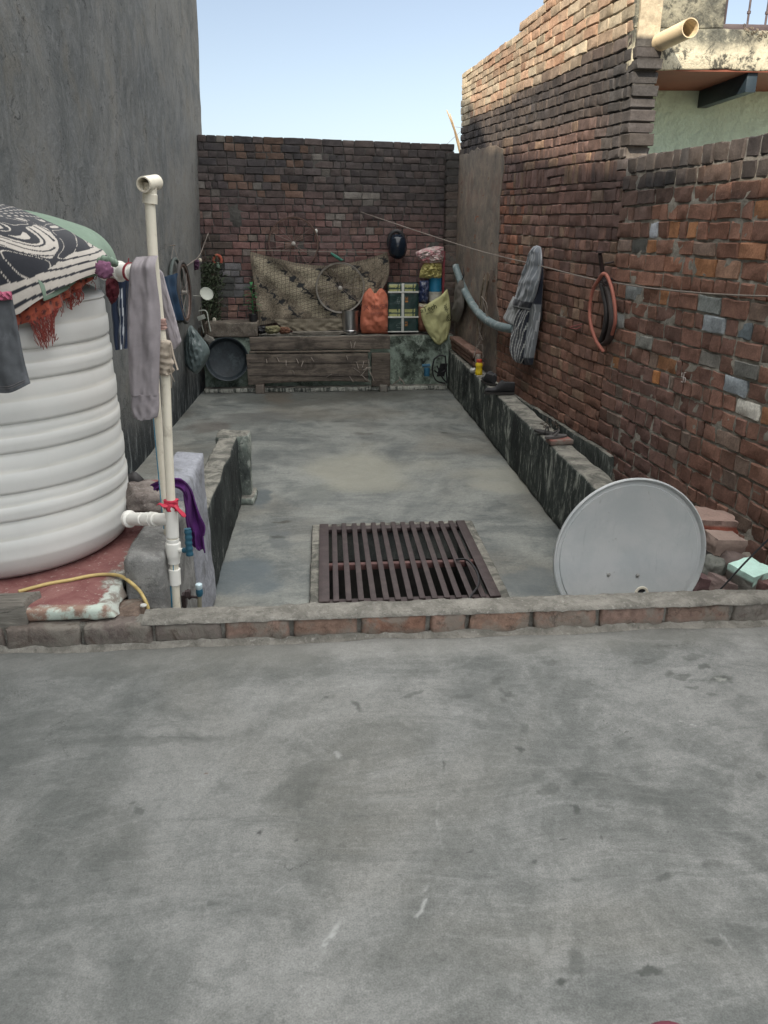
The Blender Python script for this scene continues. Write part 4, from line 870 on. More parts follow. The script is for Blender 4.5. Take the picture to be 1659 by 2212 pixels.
vb = onp(1188); hd = Vector(aty(405, 1189, YP-.03)); g = MB(); g.tube([vb, vb.lerp(hd, .8)], .009, 16); g.build('valve_stem', PV2, sp_)
g = MB(); g.tube([vb.lerp(hd, .72), hd+(hd-vb)*.1], .0105, 16)
hp = [aty(x, y, YP-.035) for x, y in ((410, 1200), (409, 1190), (408, 1180), (407, 1170), (407, 1160), (406, 1150), (405, 1142))]
g.tube(cat_pts(hp, 5), [.0095+.0009*math.sin(i*1.05) for i in range(31)], 12, sq=1.4); g.build('valve_handle', BLUE, sp_)
for y0, y1, dx in ((1160, 1164, -.002), (1217, 1228, .0), (1262, 1330, -.013)):
    g = MB(); g.tube([onp(y0)+Vector((dx, -.0162, 0)), onp(y1)+Vector((dx, -.0162, 0))], .0018, 5); g.build('blue_stripe', BST, sp_)
# rag wraps round the riser
def wrap(y0, y1, r, mat, turns, name, amp=.003, tail=None):
    a, b = onp(y0), onp(y1); ax = (b-a); L = ax.length; M = ax.to_track_quat('Z', 'Y').to_matrix(); g = MB(); vs = []; n = 28; m_ = 26
    for j in range(m_):
        for k in range(n):
            an = 2*math.pi*k/n; h = j/(m_-1); rr = r+amp*.45*math.sin(h*turns*6.28+an*1.0+2.2*math.sin(an+h*4))+amp*2.0*nz(math.cos(an)*1.6, math.sin(an)*1.6, h*turns*1.4)
            if j in (0, m_-1): rr = .0165
            vs.append(M @ Vector((rr*math.cos(an), rr*math.sin(an), h*L))+a)
    fs = [(j*n+k, j*n+(k+1) % n, (j+1)*n+(k+1) % n, (j+1)*n+k) for j in range(m_-1) for k in range(n)]; g.add(vs, fs)
    if tail:
        for pts, r_ in tail: g.tube(cat_pts([aty(x, y, YP-.03) for x, y in pts], 5), r_, 6, sq=.4)
    o = g.build(name, mat, None, ang=50); return o
CL = lambda n, c, **k: mk(n, c, k.pop('var', .18), k.pop('sc1', 14), .9, .5, 300, .001, **k)
tag(wrap(688, 712, .0215, CL('dusty_pink_tape', (.33, .21, .18)), 4, 'binding_tape', .002), 'dusty pink tape bound round the standpipe above the beige rag', 'tape')
tag(wrap(734, 810, .029, CL('beige_rag', (.36, .31, .25), dirt=(.24, .19, .15), dsc=25), 5, 'rag_binding', .005, [([(369, 740), (375, 770), (381, 790), (384, 800)], [.008]*15+[.001]), ([(366, 790), (371, 815), (370, 838)], [.003]*11), ([(368, 800), (377, 825)], [.0015]*6)]), 'beige rag bound thickly round the middle of the standpipe with its ends hanging', 'rag')
rt_ = wrap(1079, 1102, .025, CL('crimson_cloth', (.42, .03, .06), dirt=(.55, .18, .16), dsc=12), 2, 'cloth_tie', .004, [([(362, 1094), (352, 1092), (345, 1088), (338, 1092)], [.008, .010, .012, .014, .014, .013, .012, .010, .009, .008, .007, .006, .005, .004, .003, .002]), ([(377, 1092), (388, 1104), (396, 1112), (401, 1116)], [.010, .011, .012, .013, .014, .014, .015, .016, .016, .017, .017, .016, .014, .012, .010, .008])])
tag(rt_, 'crimson and salmon cloth knotted round the standpipe above the tank connector', 'cloth')
# overflow pipe from the tank top, then down behind the riser
ov = empty('overflow_pipe', (-.66, 2.88, 1.15), 'white overflow pipe leaving the tank top and running down behind the standpipe', 'pipe')
g = MB(); oa, ob = Vector(aty(225, 585, 2.95)), Vector(aty(283, 587, 2.88)); L = (ob-oa).length; M = (ob-oa).to_track_quat('Z', 'Y').to_matrix()
g.lathe([(0, 0), (.033, 0), (.033, L*.55), (.036, L*.56), (.036, L*.62), (.0285, L*.64), (.0285, L), (.024, L), (.024, L+.11), (0, L+.11)], 28, oa, M); g.build('elbow_fitting', PV2, ov, ang=35)
g = MB(); pts = [aty(x, y, 2.86) for x, y in ((316, 592), (322, 650), (330, 760), (337, 860), (344, 950), (354, 1060), (362, 1140), (372, 1290), (374, 1330))]; g.tube(pts, .0165, 18); g.build('downpipe', PVC, ov)
g = MB(); g.tube([Vector(p)+Vector((-.012, -.0125, 0)) for p in pts[2:7]], .0018, 5); g.build('blue_stripe', BST, ov)
g = MB(); cc = oa.lerp(ob, .93); ax = M @ Vector((0, 0, 1))
for dd in (0, .006): g.tube([cc+ax*dd+M @ Vector((.030*math.cos(t_), .030*math.sin(t_), .004*math.sin(t_))) for t_ in np.linspace(0, 6.283, 21)[:-1]], .0022, 5, closed=True)
g.tube([cc+M @ Vector((0, 0, 0))+Vector((0, 0, .03)), cc+Vector((.004, 0, .045))], .002, 5)
tag(g.build('tie_cord', CL('red_cord_fibre', (.25, .04, .05)), ov), 'thin dark red cord tied round the pipe')
# ================================================================== CLOTHS ON THE TANK
def domep(th, s_, lift=0.0):
    """th: angle round the tank (0 = +X, -90 deg = towards camera), s_: 0 top .. 1 hem"""
    r = .575*math.sin(min(1, s_)*math.pi/2)**.85; h = math.cos(min(1, s_)*math.pi/2)
    hem = 1.13+.07*sm(-1.1, -.2, th)
    z = hem+(1.425-hem)*h**.8
    z += .02*nz(math.cos(th)*2, math.sin(th)*2, s_*3)*h
    b = 1+.02*math.sin(th*9+3*s_)*s_+.03*nz(math.cos(th)*3, math.sin(th)*3, s_*2)
    r = r*.93*b+lift
    return np.array([TC[0]+r*math.cos(th)-.06*h, TC[1]+r*math.sin(th), z+lift*h])
def scarf_col(th, s_, P):
    x, z = th*.55, s_*.62; x += .03*nz(x, z, 1, 6); z += .025*nz(x, z, 5, 6)
    BK = (.014, .016, .022); CR = (.40, .37, .33)
    if s_ > .86+.04*math.sin(th*6) and th > -1.9:                                           # striped border
        q = (s_-.80)/.20+.10*math.sin(th*5)+.03*nz(th, s_, 2, 5); f = (q*4.2) % 1; return BK if f < .26 else CR
    if s_ < .46:                                                         # rows of petals near the crown
        if s_ < .24: return BK
        row = int(s_*22); cx = (th*14+.5*(row % 2)) % 1; cz = (s_*22) % 1
        return CR if (cx-.5)**2*2.4+(cz-.5)**2*2.6 < .13 else BK
    # scrolling leaves
    a = 11*x+2.6*math.sin(15*z+2*math.sin(7*x)); b = 17*z+2.2*math.cos(11*x+1.3)
    f = math.sin(a)*math.cos(b)+.35*math.sin(2.3*a+1.1)*math.sin(1.7*b)
    ln = math.sin(5*a+3*b)
    if f > .22: return CR if not (ln > .70 and f > .32) else BK
    if -.36 < f < -.28: return CR
    return BK
g = MB(); NTH, NS = 520, 210; th0, th1 = -3.6, -.10; P = np.zeros((NS, NTH, 3)); C = np.zeros((NS, NTH, 3))
for j in range(NS):
    for i in range(NTH):
        th = th0+(th1-th0)*i/(NTH-1); sm_ = 1.0-.05*sm(-.6, -.10, th)-.02*math.sin(th*7)+.07*sm(-1.75, -2.3, th); s_ = sm_*j/(NS-1)
        p = domep(th, s_, .016+.006*math.sin(th*5+9*s_))
        p[2] -= .075*max(0, s_-.75)*4*sm(-1.1, -1.75, th)*.8; p[:2] -= (p[:2]-TC)*0
        p[2] -= .05*max(0, s_-.8)*5*(1-sm(-1.1, -.3, th)); P[j, i] = p; C[j, i] = scarf_col(th, j/(NS-1), p)
g.sheet(P, .006, col=C)
FB = mk('soft_fabric', (1, 1, 1), .14, 20, .92, .5, 260, .0012); FB.node_tree.nodes['Principled BSDF'].inputs['Sheen Weight'].default_value = .2
tag(g.build('scarf', FB, ang=80), 'black scarf with cream scrolls, petals and stripes draped over the tank top', 'scarf')
g = MB(); P = np.zeros((34, 90, 3))                                      # pale green cloth below it, showing behind and to the right
for j in range(34):
    for i in range(90):
        th = -.75+i/89*3.9; s_ = j/33*(1.0+.03*math.sin(th*6)); P[j, i] = domep(th, s_, .002+.010*math.sin(th*11+4*s_)*s_+.008*nz(th*2, s_*3, 4)*s_); P[j, i][2] += -.02*(1-s_)+.03*sm(-.6, .4, th)*math.sin(math.pi*s_)-.02*s_
        P[j, i][:2] += np.array([.045*math.cos(th), .045*math.sin(th)])*math.sin(math.pi*s_)*sm(-.6, .1, th)
g.sheet(P, .006); g.tube(cat_pts([aty(216, 566, 2.83), aty(228, 560, 2.81), aty(240, 564, 2.82), aty(250, 570, 2.86)], 5), [.012+.004*math.sin(k*2) for k in range(16)], 8)
tag(g.build('green_cloth', mk('sage_green_cloth', (.17, .235, .18), .12, 12, .92, .5, 260, .0012, dirt=(.16, .22, .16), dsc=10), ang=80), 'pale sage green cloth bunched over the right side of the tank top', 'cloth')
g = MB(); NTH, NS = 130, 26; P = np.zeros((NS, NTH, 3)); C = np.zeros((NS, NTH, 3))      # rust shawl: its hem hangs out under the scarf
for j in range(NS):
    for i in range(NTH):
        u = i/(NTH-1); th = -1.16+u*.98; q = j/(NS-1); w_ = math.sin(math.pi*min(1, u*1.05+.05))**.6
        p = domep(th, 1.0-.03*u, -.022); z1 = p[2]-.03*(1-sm(-1.1, -.3, th))-.008; drop = (.060*w_+.012*nz(u*9, 2, 1)); out = .006+.006*math.sin(u*60)+.008*math.sin(u*17)
        p = p+np.array([math.cos(th), math.sin(th), 0])*(out*q+.012); p[2] = z1-drop*q+.03*(1-q); P[j, i] = p
        dx, dz = (u*20) % 1, (q*3+(int(u*20) % 2)*.5) % 1; C[j, i] = (.06, .015, .012) if ((dx-.5)**2*3+(dz-.5)**2*1.6 < .13) else (.24, .05, .025)
g.sheet(P, .005, col=C)
rs = g.build('shawl', FB, ang=80); tag(rs, 'rust orange shawl with dark drops and a fringe hanging from under the scarf', 'shawl')
g = MB(); rr = random.Random(3)
for k in range(150):
    u = rr.choice([rr.uniform(.33, .56), rr.uniform(.33, .5), rr.uniform(.66, .78), rr.uniform(.1, .95)]); i = int(u*(NTH-1)); p = Vector(P[-1, i]); L = rr.uniform(.03, .10)*(1.1 if .33 < u < .52 else .55)
    conv = Vector(P[-1, int(.44*(NTH-1))])-p if .3 < u < .56 else Vector((0, 0, 0)); a = p+Vector((0, -.004, .005)); q = [a]
    for t_ in (.3, .6, 1): q.append(a+Vector((conv.x*.45*t_+rr.uniform(-.007, .007), conv.y*.4*t_-.004+rr.uniform(-.005, .005), -L*t_)))
    if rr.random() < .35: q.append(q[-1]+Vector((rr.uniform(-.015, .015), 0, rr.uniform(.005, .03))))
    g.tube(cat_pts(q, 3), .0011, 4, caps=False)
for k in range(220):                                                     # frayed edge
    i = rr.randrange(NTH); j = rr.randrange(6, NS); p = Vector(P[j, i]); g.tube([p+Vector((0, -.003, 0)), p+Vector((rr.uniform(-.02, .02), -rr.uniform(.006, .018), rr.uniform(-.02, .004)))], .001, 4, caps=False)
tag(g.build('fringe', CL('rust_yarn', (.20, .04, .03)), rs), kind='stuff')
# pink knot, maroon cloth, trousers behind the tank
g = MB(); g.blob(aty(225, 583, 2.74), (.028, .022, .027), 8, .35, 3.5, .1, seed=3); tag(g.build('pink_knot', CL('mauve_cloth', (.20, .085, .15)), ang=80), 'mauve pink cloth knot at the right end of the scarf', 'cloth')
G = outline([(230, 602), (228, 630), (240, 658)], [(252, 598), (258, 630), (250, 652)], 12, 18); mb = puff(G, lambda x, y: aty(x, y, 2.90), (0, -1, 0), .03, .02, 5, 3)
tag(mb.build('maroon_cloth', CL('maroon_cotton', (.085, .012, .02)), ang=80), 'dark maroon cloth bunched below the overflow pipe', 'cloth')
G = outline([(240, 600), (243, 680), (251, 756)], [(285, 585), (282, 680), (274, 752)], 34, 40); mb = hang(G, lambda x, y: aty(x, y, 3.35), (0, -1, 0), .01, 2.5, 4, .01)
def strp(u, v):
    for c_ in (.26, .38, .50):
        if abs(u-(c_+.12*v)) < .022 and v > .2: return (.55, .58, .62)
    return (.012, .022, .05)
paint(mb, strp); tag(mb.build('track_pants', FB, ang=80), 'navy track pants with three white stripes hanging behind the tank', 'trousers')
# grey jogging trousers over the overflow pipe
gp = empty('jogging_pants', aty(315, 560, 2.66), 'heather grey jogging trousers hung over the overflow pipe beside the standpipe', 'trousers')
GJ = mk('heather_grey_jersey', (.235, .215, .225), .14, 10, .95, .6, 420, .0012)
G = outline([(287, 556), (279, 600), (276, 700), (278, 800), (283, 852)], [(333, 553), (338, 600), (347, 680), (345, 780), (343, 852)], 40, 60)
G[:3] += 0
def plg(x, y): p = aty(x, y, 2.64); p[1] += .07*max(0, 1-(y-552)/28.)**2 if y < 580 else 0; return p
mb = puff(G, plg, (0, -1, 0), .026, .012, 3, 5, .35, .5, 1.6, .009, 0, True); mb.build('near_leg', GJ, gp, ang=80)
G = outline([(284, 850), (284, 880), (287, 899)], [(344, 850), (344, 880), (341, 899)], 30, 12, bot=[(287, 898), (310, 905), (341, 900)]); mb = puff(G, lambda x, y: aty(x, y, 2.64), (0, -1, 0), .024, .003, 4, 5, .3, .6, 3, .004, 0, True); mb.build('cuff', GJ, gp, ang=80)
G = outline([(336, 575), (345, 640), (354, 700), (366, 744)], [(352, 590), (366, 640), (380, 690), (392, 738)], 20, 36, bot=[(366, 744), (380, 752), (392, 736)]); mb = puff(G, lambda x, y: aty(x, y, 2.80), (0, -1, 0), .024, .008, 4, 8, .4, .5, 1, .006, 0, True); mb.build('far_leg', GJ, gp, ang=80)
# jeans leg hanging over the left edge, pink tie
jn = empty('jeans', aty(20, 650, 2.55), 'faded dark grey jeans leg hanging down the front of the tank at the left edge', 'trousers')
G = outline([(-60, 640), (-50, 700), (-40, 780), (-25, 845)], [(26, 640), (36, 690), (52, 775), (66, 828)], 34, 46, bot=[(-25, 845), (25, 846), (66, 828)]); mb = puff(G, lambda x, y: aty(x, y, 2.50+.02*(y-640)/200), (0, -1, 0), .022, .008, 3, 6, .35, .5, 2, .004, 0, True)
JM = mk('faded_denim', (.085, .092, .10), .3, 6, .9, .5, 500, .001, dirt=(.14, .15, .165), dsc=6); mb.build('leg', JM, jn, ang=80)
g = MB(); 
for vv in (.945, .965):
    j = int(vv*45); rowp = [Vector(mb.v[j*34+i])+Vector((0, -.002, 0)) for i in range(2, 32)]; g.tube(rowp, .0009, 4)
g.build('hem_stitching', CL('denim_thread', (.16, .15, .15)), jn)
g = MB(); P = np.zeros((14, 30, 3))
for j in range(14):
    for i in range(30):
        x = -60+84*i/29; y = 632+13*j/13-.06*(x-20)*0; p = aty(x, y, 2.49); p[1] -= .022*math.sin(math.pi*(i/29)**.7)+.006*math.sin(j*1.4+i*.3); P[j, i] = p
g.sheet(P, .008); tag(g.build('pink_tie', CL('rose_cloth', (.36, .09, .15)), ang=80), 'rose pink cloth band tied above the jeans leg', 'cloth')
# purple cloth over the grey block
pcx = [(325, 1047), (345, 1039), (372, 1034), (392, 1034), (404, 1041), (416, 1058), (424, 1085), (433, 1112), (443, 1134), (440, 1154), (438, 1158), (443, 1193)]
pcy = [(337, 1062), (346, 1055), (366, 1054), (386, 1058), (397, 1070), (400, 1090), (402, 1112), (404, 1130), (408, 1148), (414, 1160), (418, 1184), (427, 1180)]
G = outline(pcx, pcy, 16, 60)
def plc(x, y): t_ = sm(330, 410, x); return atx(x, y, -.60) if x > 399 else aty(x, y, 3.0-.02*t_)
def plp(x, y): return aty(x, y, 2.92+.10*sm(395, 420, x)-.0*y)
mb = hang(G, plp, (0, -1, 0), .012, 1.6, 4, .014, .006, 1.2, .7); tag(mb.build('purple_cloth', CL('deep_purple_cotton', (.075, .014, .115), dirt=(.05, .01, .08), dsc=12), ang=80), 'deep purple cloth draped over the grey block behind the standpipe', 'cloth')
# concrete lump, black jug behind the tank, hose, small tap
g = MB(); g.blob(aty(318, 1079, 3.15), (.085, .10, .062), 9, .28, 1.6, .45, (.1, .2, .5), seed=4); tag(g.build('concrete_lump', rough_cement('broken_concrete', (.12, .10, .09), (.25, .22, .20)), ang=60), 'broken lump of brownish concrete beside the tank on the stand', 'rubble')
g = MB(); g.blob(aty(288, 1048, 3.35), (.05, .05, .06), 6, .25, 1.5, .15, seed=2); g.blob(aty(297, 1071, 3.3), (.022, .022, .018), 4, .2, 1.5, .2, seed=5); tag(g.build('black_bundle', mk('black_rexine', (.02, .018, .018), .2, 10, .6), ang=70), 'small black bundle half hidden behind the tank foot', 'bundle')
g = MB(); hp = [atz(40, 1278, PZ+.008), atz(100, 1262, PZ+.008), atz(150, 1253, PZ+.008), atz(200, 1243, PZ+.008), atz(236, 1241, PZ+.009), atz(262, 1245, PZ+.016), Vector(atz(283, 1259, PZ+.018)), Vector(aty(300, 1275, 2.60)), Vector(aty(311, 1292, 2.57)), Vector(aty(320, 1315, 2.56)), Vector(aty(323, 1350, 2.56))]
g.tube(cat_pts(hp, 6), .0066, 10); tag(g.build('hose', mk('yellow_hose', (.50, .38, .15), .12, 6, .45, .1, dirt=(.35, .27, .12), dsc=9), ang=60), 'yellow hose snaking over the red slab and down behind the kerb', 'hose')
tp = empty('garden_tap', aty(432, 1330, 2.80), 'small capped plastic tap pipe with a rusty fitting behind the kerb', 'tap')
g = MB(); g.tube([aty(432, 1400, 2.8), aty(431, 1285, 2.8)], .0085, 12); g.build('pipe', mk('dull_brown_pipe', (.20, .19, .14), .2, 12, .6), tp)
g = MB(); c = Vector(aty(431, 1282, 2.8)); g.lathe([(0, -.01), (.011, -.01), (.014, 0), (.014, .012), (.0125, .02), (0, .02)], 20, c); g.build('collar', BLUE, tp)
g = MB(); g.lathe([(.0, .018), (.011, .018), (.012, .024), (.0135, .026), (.0135, .040), (.010, .043), (0, .043)], 16, c); g.build('cap', mk('pale_blue_cap', (.50, .62, .66), .1, 12, .4), tp)
g = MB(); g.tube([aty(429, 1291, 2.8), aty(415, 1289, 2.81), aty(409, 1293, 2.82)], .006, 8, sq=.8); g.blob(aty(406, 1283, 2.82), (.012, .014, .018), 4, .3, 2, .4, seed=2); g.blob(aty(398, 1296, 2.84), (.010, .02, .03), 4, .2, 2, .6, seed=3); g.build('rusty_fitting', IR, tp)
g = MB(); g.lathe([(0, 0), (.011, 0), (.012, .003), (.010, .006), (0, .007)], 16, atz(310, 1309, .095)); tag(g.build('bottle_cap', mk('pale_cap', (.45, .45, .42), .1)), 'pale bottle cap on the kerb beside the yellow hose', 'cap')
# ================================================================== THINGS AT THE FAR WALL
def Y_(Y): return lambda x, y: aty(x, y, Y)
STEEL = mk('brushed_steel', (.55, .55, .56), .1, 8, .28, .15, 200, .0006, metal=1.0)
WD = wood_mat('old_brown_wood', (.08, .066, .055), (.155, .13, .105), (2.0, 14, 16)); WD2 = wood_mat('dark_plank_wood', (.085, .072, .062), (.19, .16, .13), (2.0, 14, 16))
# wooden bed board leaning on the plinth
bb = empty('wooden_board', aty(690, 838, 9.36), 'old brown nailed wooden panel leaning against the plinth on small blocks', 'wooden panel')
def boardbox(g, x0, x1, y0, y1, Yf, th, step=.05, amp=.004, mp=None):
    a, b = aty(x0, y1, Yf), aty(x1, y0, Yf); gridbox(g, (a[0], Yf, a[2]), (b[0], Yf+th, b[2]), step, amp, 9, .006, seed=x0*.01, mp=mp)
zmid = aty(690, 838, 9.36)[2]; xc = aty(690, 838, 9.36)[0]
def arch(p):
    x, y, z = p
    if z < zmid+.12: t_ = abs(x-xc)/.86; z = z+(.055*max(0, 1-t_**2.2))*(1-sm(zmid, zmid+.12, z))
    return np.array([x, y, z])
g = MB(); boardbox(g, 536, 795, 763, 833, 9.36, .06, mp=arch); bpan = g.build('panel', WD2, bb, ang=50)
g = MB(); boardbox(g, 803, 843, 763, 835, 9.355, .07); g.build('post', WD, bb, ang=50)
g = MB(); boardbox(g, 540, 843, 726, 757, 9.40, .05); g.build('top_plank', WD2, bb, ang=50)
g = MB(); boardbox(g, 538, 800, 757, 764, 9.36, .10, amp=.003); g.build('rail', WD, bb, ang=50)
for yy in (784, 812):
    g = MB(); g.tube([aty(x, yy+(x-660)*.004, 9.357) for x in range(538, 800, 20)], .0035, 5); g.build('groove', mk('crack_black', (.012, .010, .009)), bpan)
NM = mk('rusty_nail', (.24, .21, .18), .4, 30, .7, metal=.4)
for (x, y, dx, dy) in [(757, 738, 3, 14), (768, 738, -4, 14), (598, 772, 5, 10), (618, 778, 0, 12), (640, 775, 5, 10), (655, 780, -4, 12), (672, 772, 6, 9), (770, 782, 4, 14), (786, 780, -3, 14), (797, 776, 0, 16), (765, 796, 12, 8), (755, 812, 8, 14), (793, 792, 10, 18), (786, 818, 14, 9), (748, 768, 3, 9), (575, 776, 2, 8), (705, 815, 12, -7), (632, 800, 4, 8)]:
    g = MB(); a = aty(x, y, 9.36); b = aty(x+dx, y+dy, 9.31); g.tube([a, b], .0055, 5); g.build('nail', NM, bb)
g = MB(); kx, ky = 794, 797
for k in range(5): g.tube(cat_pts([aty(kx-6+random.uniform(-4, 4), ky+random.uniform(-5, 5), 9.32), aty(kx, ky-2, 9.30), aty(kx+5+random.uniform(-3, 6), ky+random.uniform(-6, 4), 9.31)], 4), .005, 5)
for q in ([(789, 800), (783, 808), (779, 812)], [(797, 802), (803, 812), (808, 823)], [(781, 810), (790, 818), (801, 824)]): g.tube([aty(x, y, 9.31) for x, y in q], .004, 5)
tag(g.build('rope_knot', CL('grey_rope', (.30, .27, .23))), 'knotted grey rope on the right end of the nailed panel', 'rope')
for (x, w_, c) in ((562, 18, (.20, .12, .10)), (828, 17, (.33, .31, .28))):
    g = MB(); a = aty(x-w_/2, 846, 9.38); b = aty(x+w_/2, 832, 9.38); gridbox(g, (a[0], 9.335, ZL), (b[0], 9.50, b[2]+.012), .03, .004, 12, .008, col=c, seed=x); 
    tag(g.build('brick_block', [KM], ang=50), ('reddish brick under the left end of the nailed panel' if x < 700 else 'pale stone block under the right end of the nailed panel'), 'block', 'blocks propping up the nailed panel')
# black basin
g = MB(); bc = Vector(aty(490, 776, 9.36)); M = Euler((R(82), 0, R(6))).to_matrix(); rb = float(aty(536, 776, 9.36)[0]-aty(490, 776, 9.36)[0])
g.lathe([(0, -.085), (rb*.80, -.085), (rb*.84, -.08), (rb*.97, .0), (rb*1.02, .004), (rb*1.03, -.004), (rb*.99, -.012), (rb*.86, -.095), (0, -.1)], 56, bc, M)
tag(g.build('basin', mk('black_basin_rubber', (.022, .030, .036), .5, 5, .55, .3, 60, .002, dirt=(.05, .065, .07), dsc=12), ang=40), 'round shallow black rubber basin standing on edge left of the nailed panel', 'basin')
# stone slab on the plinth
g = MB(); a = aty(441, 722, 9.54); b = aty(556, 696, 9.54); gridbox(g, (a[0], 9.50, .157), (b[0], 9.86, b[2]), .04, .007, 7, .012, seed=3)
tag(g.build('stone_slab', rough_cement('brown_stone', (.10, .085, .07), (.19, .165, .135)), ang=60), 'rough brown stone slab lying on the left end of the plinth', 'slab')
slz = float(b[2])
# bedsheet
def sheet_col(u, v, x, y):
    A = (.235, .195, .14); B = (.15, .12, .088); D = (.022, .024, .026)
    bd = min(v, 1-v, u*1.7, (1-u)*1.7)
    d1 = (x*.85-y*1.0)/70.0+.05*math.sin(y*.5)+.10*nz(x*.12, y*.12, 3); f = d1 % 1
    if bd < .05: c = B if (int(x*.5) % 2) else D; return lerp3(c, A, .35)
    if f < .10+.06*math.sin(x*.17+y*.2) and nz(x*.02, y*.02, 2) > -.35: return D
    if .16 < f < .20: return lerp3(D, B, .4)
    k = int(d1) % 3
    if f > .45 and k != 1:
        gx, gy = (x*.125) % 1, (y*.125+x*.03) % 1
        if gx < .2 or gy < .2: return (.12, .105, .08)
        if (gx-.6)**2+(gy-.6)**2 < .02: return (.10, .09, .07)
        return (.315, .275, .195)
    px_, py_ = (x % 34)-17, (y % 30)-15; rr_ = math.hypot(px_, py_*1.1)+3*math.atan2(py_, px_); q = (rr_*.35) % 1
    return lerp3(B, (.33, .29, .21), .75) if q < .32 else (B if q < .8 else (.09, .08, .062))
def sheet_mb(G, Yf, amp, folds, seed, ph=0, wob=.02, thick=.004, grow=.3, cs=1.0):
    nv, nu = G.shape[:2]; mb = hang(G, Y_(Yf), (0, -1, 0), amp, folds, seed, wob, thick, ph, grow)
    c = [sheet_col(i/(nu-1), j/(nv-1), G[j, i][0]*cs, G[j, i][1]*cs) for j in range(nv) for i in range(nu)]; mb.c = c+c; return mb
bs = empty('bedsheet', aty(690, 640, 9.80), 'faded olive paisley bedsheet pinned along the far wall behind the wheels', 'bedsheet')
G = outline([(540, 543), (543, 575), (549, 610), (553, 650), (560, 702)], [(792, 562), (796, 590), (790, 620), (782, 650), (745, 690)], 150, 90, top=[(540, 543), (575, 553), (610, 561), (650, 570), (700, 574), (750, 569), (792, 560)], bot=[(560, 702), (590, 698), (640, 691), (690, 692), (745, 690)])
sheet_mb(G, 9.80, .024, 4.5, 3, .5, .05).build('main_panel', FB, bs, ang=80)
G = outline([(770, 566), (766, 590), (762, 615), (764, 640), (785, 668)], [(836, 545), (841, 570), (838, 600), (826, 625), (806, 662)], 60, 80, top=[(770, 567), (800, 557), (836, 545)])
sheet_mb(G, 9.77, .022, 3.2, 5, .2).build('gathered_corner', FB, bs, ang=80)
G = outline([(592, 690), (600, 700), (615, 712)], [(742, 688), (741, 705), (738, 716)], 90, 20, bot=[(615, 710), (640, 716), (665, 724), (690, 722), (715, 712), (738, 715)])
mb = hang(G, Y_(9.70), (0, -1, 0), .010, 5, 3, .01, .004, 0, .5); mb.build('lower_fold', mk('faded_olive_weave', (.20, .175, .13), .2, 12, .95, .8, 90, .006, dirt=(.13, .115, .09), dsc=20), bs, ang=80)
g = MB(); g.tube(cat_pts([aty(538, 541, 9.84), aty(620, 542, 9.86), aty(720, 544, 9.86), aty(838, 545, 9.84)], 6), .004, 5)
tag(g.build('tie_line', CL('sheet_twine', (.22, .2, .17))), 'thin twine along the far wall holding the bedsheet corners', 'twine')
# wheels on the far wall
def wheel(name, c, r, label, group, seed, tilt=0, mat=None, tyre=False):
    o = empty(name, c, label, 'wheel', group); rd = random.Random(seed); C_ = Vector(c); M = Euler((R(90)+tilt, 0, 0)).to_matrix()
    rim = mat or mk('rusty_rim', (.13, .085, .07), .35, 16, .5, .3, 80, .002, metal=.5)
    g = MB(); g.lathe([(r-.016, -.014), (r, -.016), (r+.006, 0), (r, .016), (r-.016, .014), (r-.008, 0), (r-.016, -.014)], 64, C_, M); g.build('rim', rim, o, ang=50)
    hub = mk('hub_steel', (.45, .42, .38), .15, 30, .4, metal=.8) if 'hub_steel' not in bpy.data.materials else bpy.data.materials['hub_steel']
    g = MB(); g.lathe([(.0, -.03), (.012, -.03), (.012, -.022), (.024, -.02), (.024, -.014), (.014, -.012), (.014, .012), (.024, .014), (.024, .02), (.010, .022), (.010, .035), (0, .035)], 20, C_, M); g.build('hub', hub, o, ang=40)
    sp__ = mk('dull_spoke', (.22, .18, .16), .2, 20, .5, metal=.5) if 'dull_spoke' not in bpy.data.materials else bpy.data.materials['dull_spoke']
    for k in range(rd.choice([18, 20])):
        a = 2*math.pi*(k+rd.uniform(-.3, .3))/19; b = a+rd.choice([-.5, .5]); s_ = rd.choice([-.017, .017])
        g = MB(); g.tube([C_+M @ Vector((.022*math.cos(b), .022*math.sin(b), s_)), C_+M @ Vector(((r-.012)*math.cos(a), (r-.012)*math.sin(a), 0))], .0022, 4); g.build('spoke', sp__, o)
    return o
w1 = wheel('bicycle_wheel', aty(634, 526, 9.87), .30, 'rusty bare bicycle rim hung high on the far brick wall', 'bare bicycle wheels on the far wall', 3)
w2 = wheel('bicycle_wheel', aty(735, 622, 9.72), .295, 'bicycle rim with a bright hub hung in front of the paisley bedsheet', 'bare bicycle wheels on the far wall', 8, mat=mk('dull_chrome_rim', (.26, .24, .21), .3, 16, .45, .2, 80, .002, metal=.7))
# helmet
g = MB(); hc = Vector(aty(859, 533, 9.74)); g.blob(hc, (.115, .12, .145), 9, .05, 1, .12, seed=3); 
hm_ = g.build('helmet', mk('midnight_gloss_paint', (.008, .014, .024), .1, 6, .16, .03), ang=60); tag(hm_, 'glossy midnight blue helmet hung on the far wall above the sacks', 'helmet')
g = MB(); g.tube([hc+Vector((-.01+.095*math.cos(t_), .05, .05+.125*math.sin(t_))) for t_ in np.linspace(0, 6.283, 33)[:-1]], .012, 8, closed=True, sq=2); g.build('rim_strap', blackm, hm_)
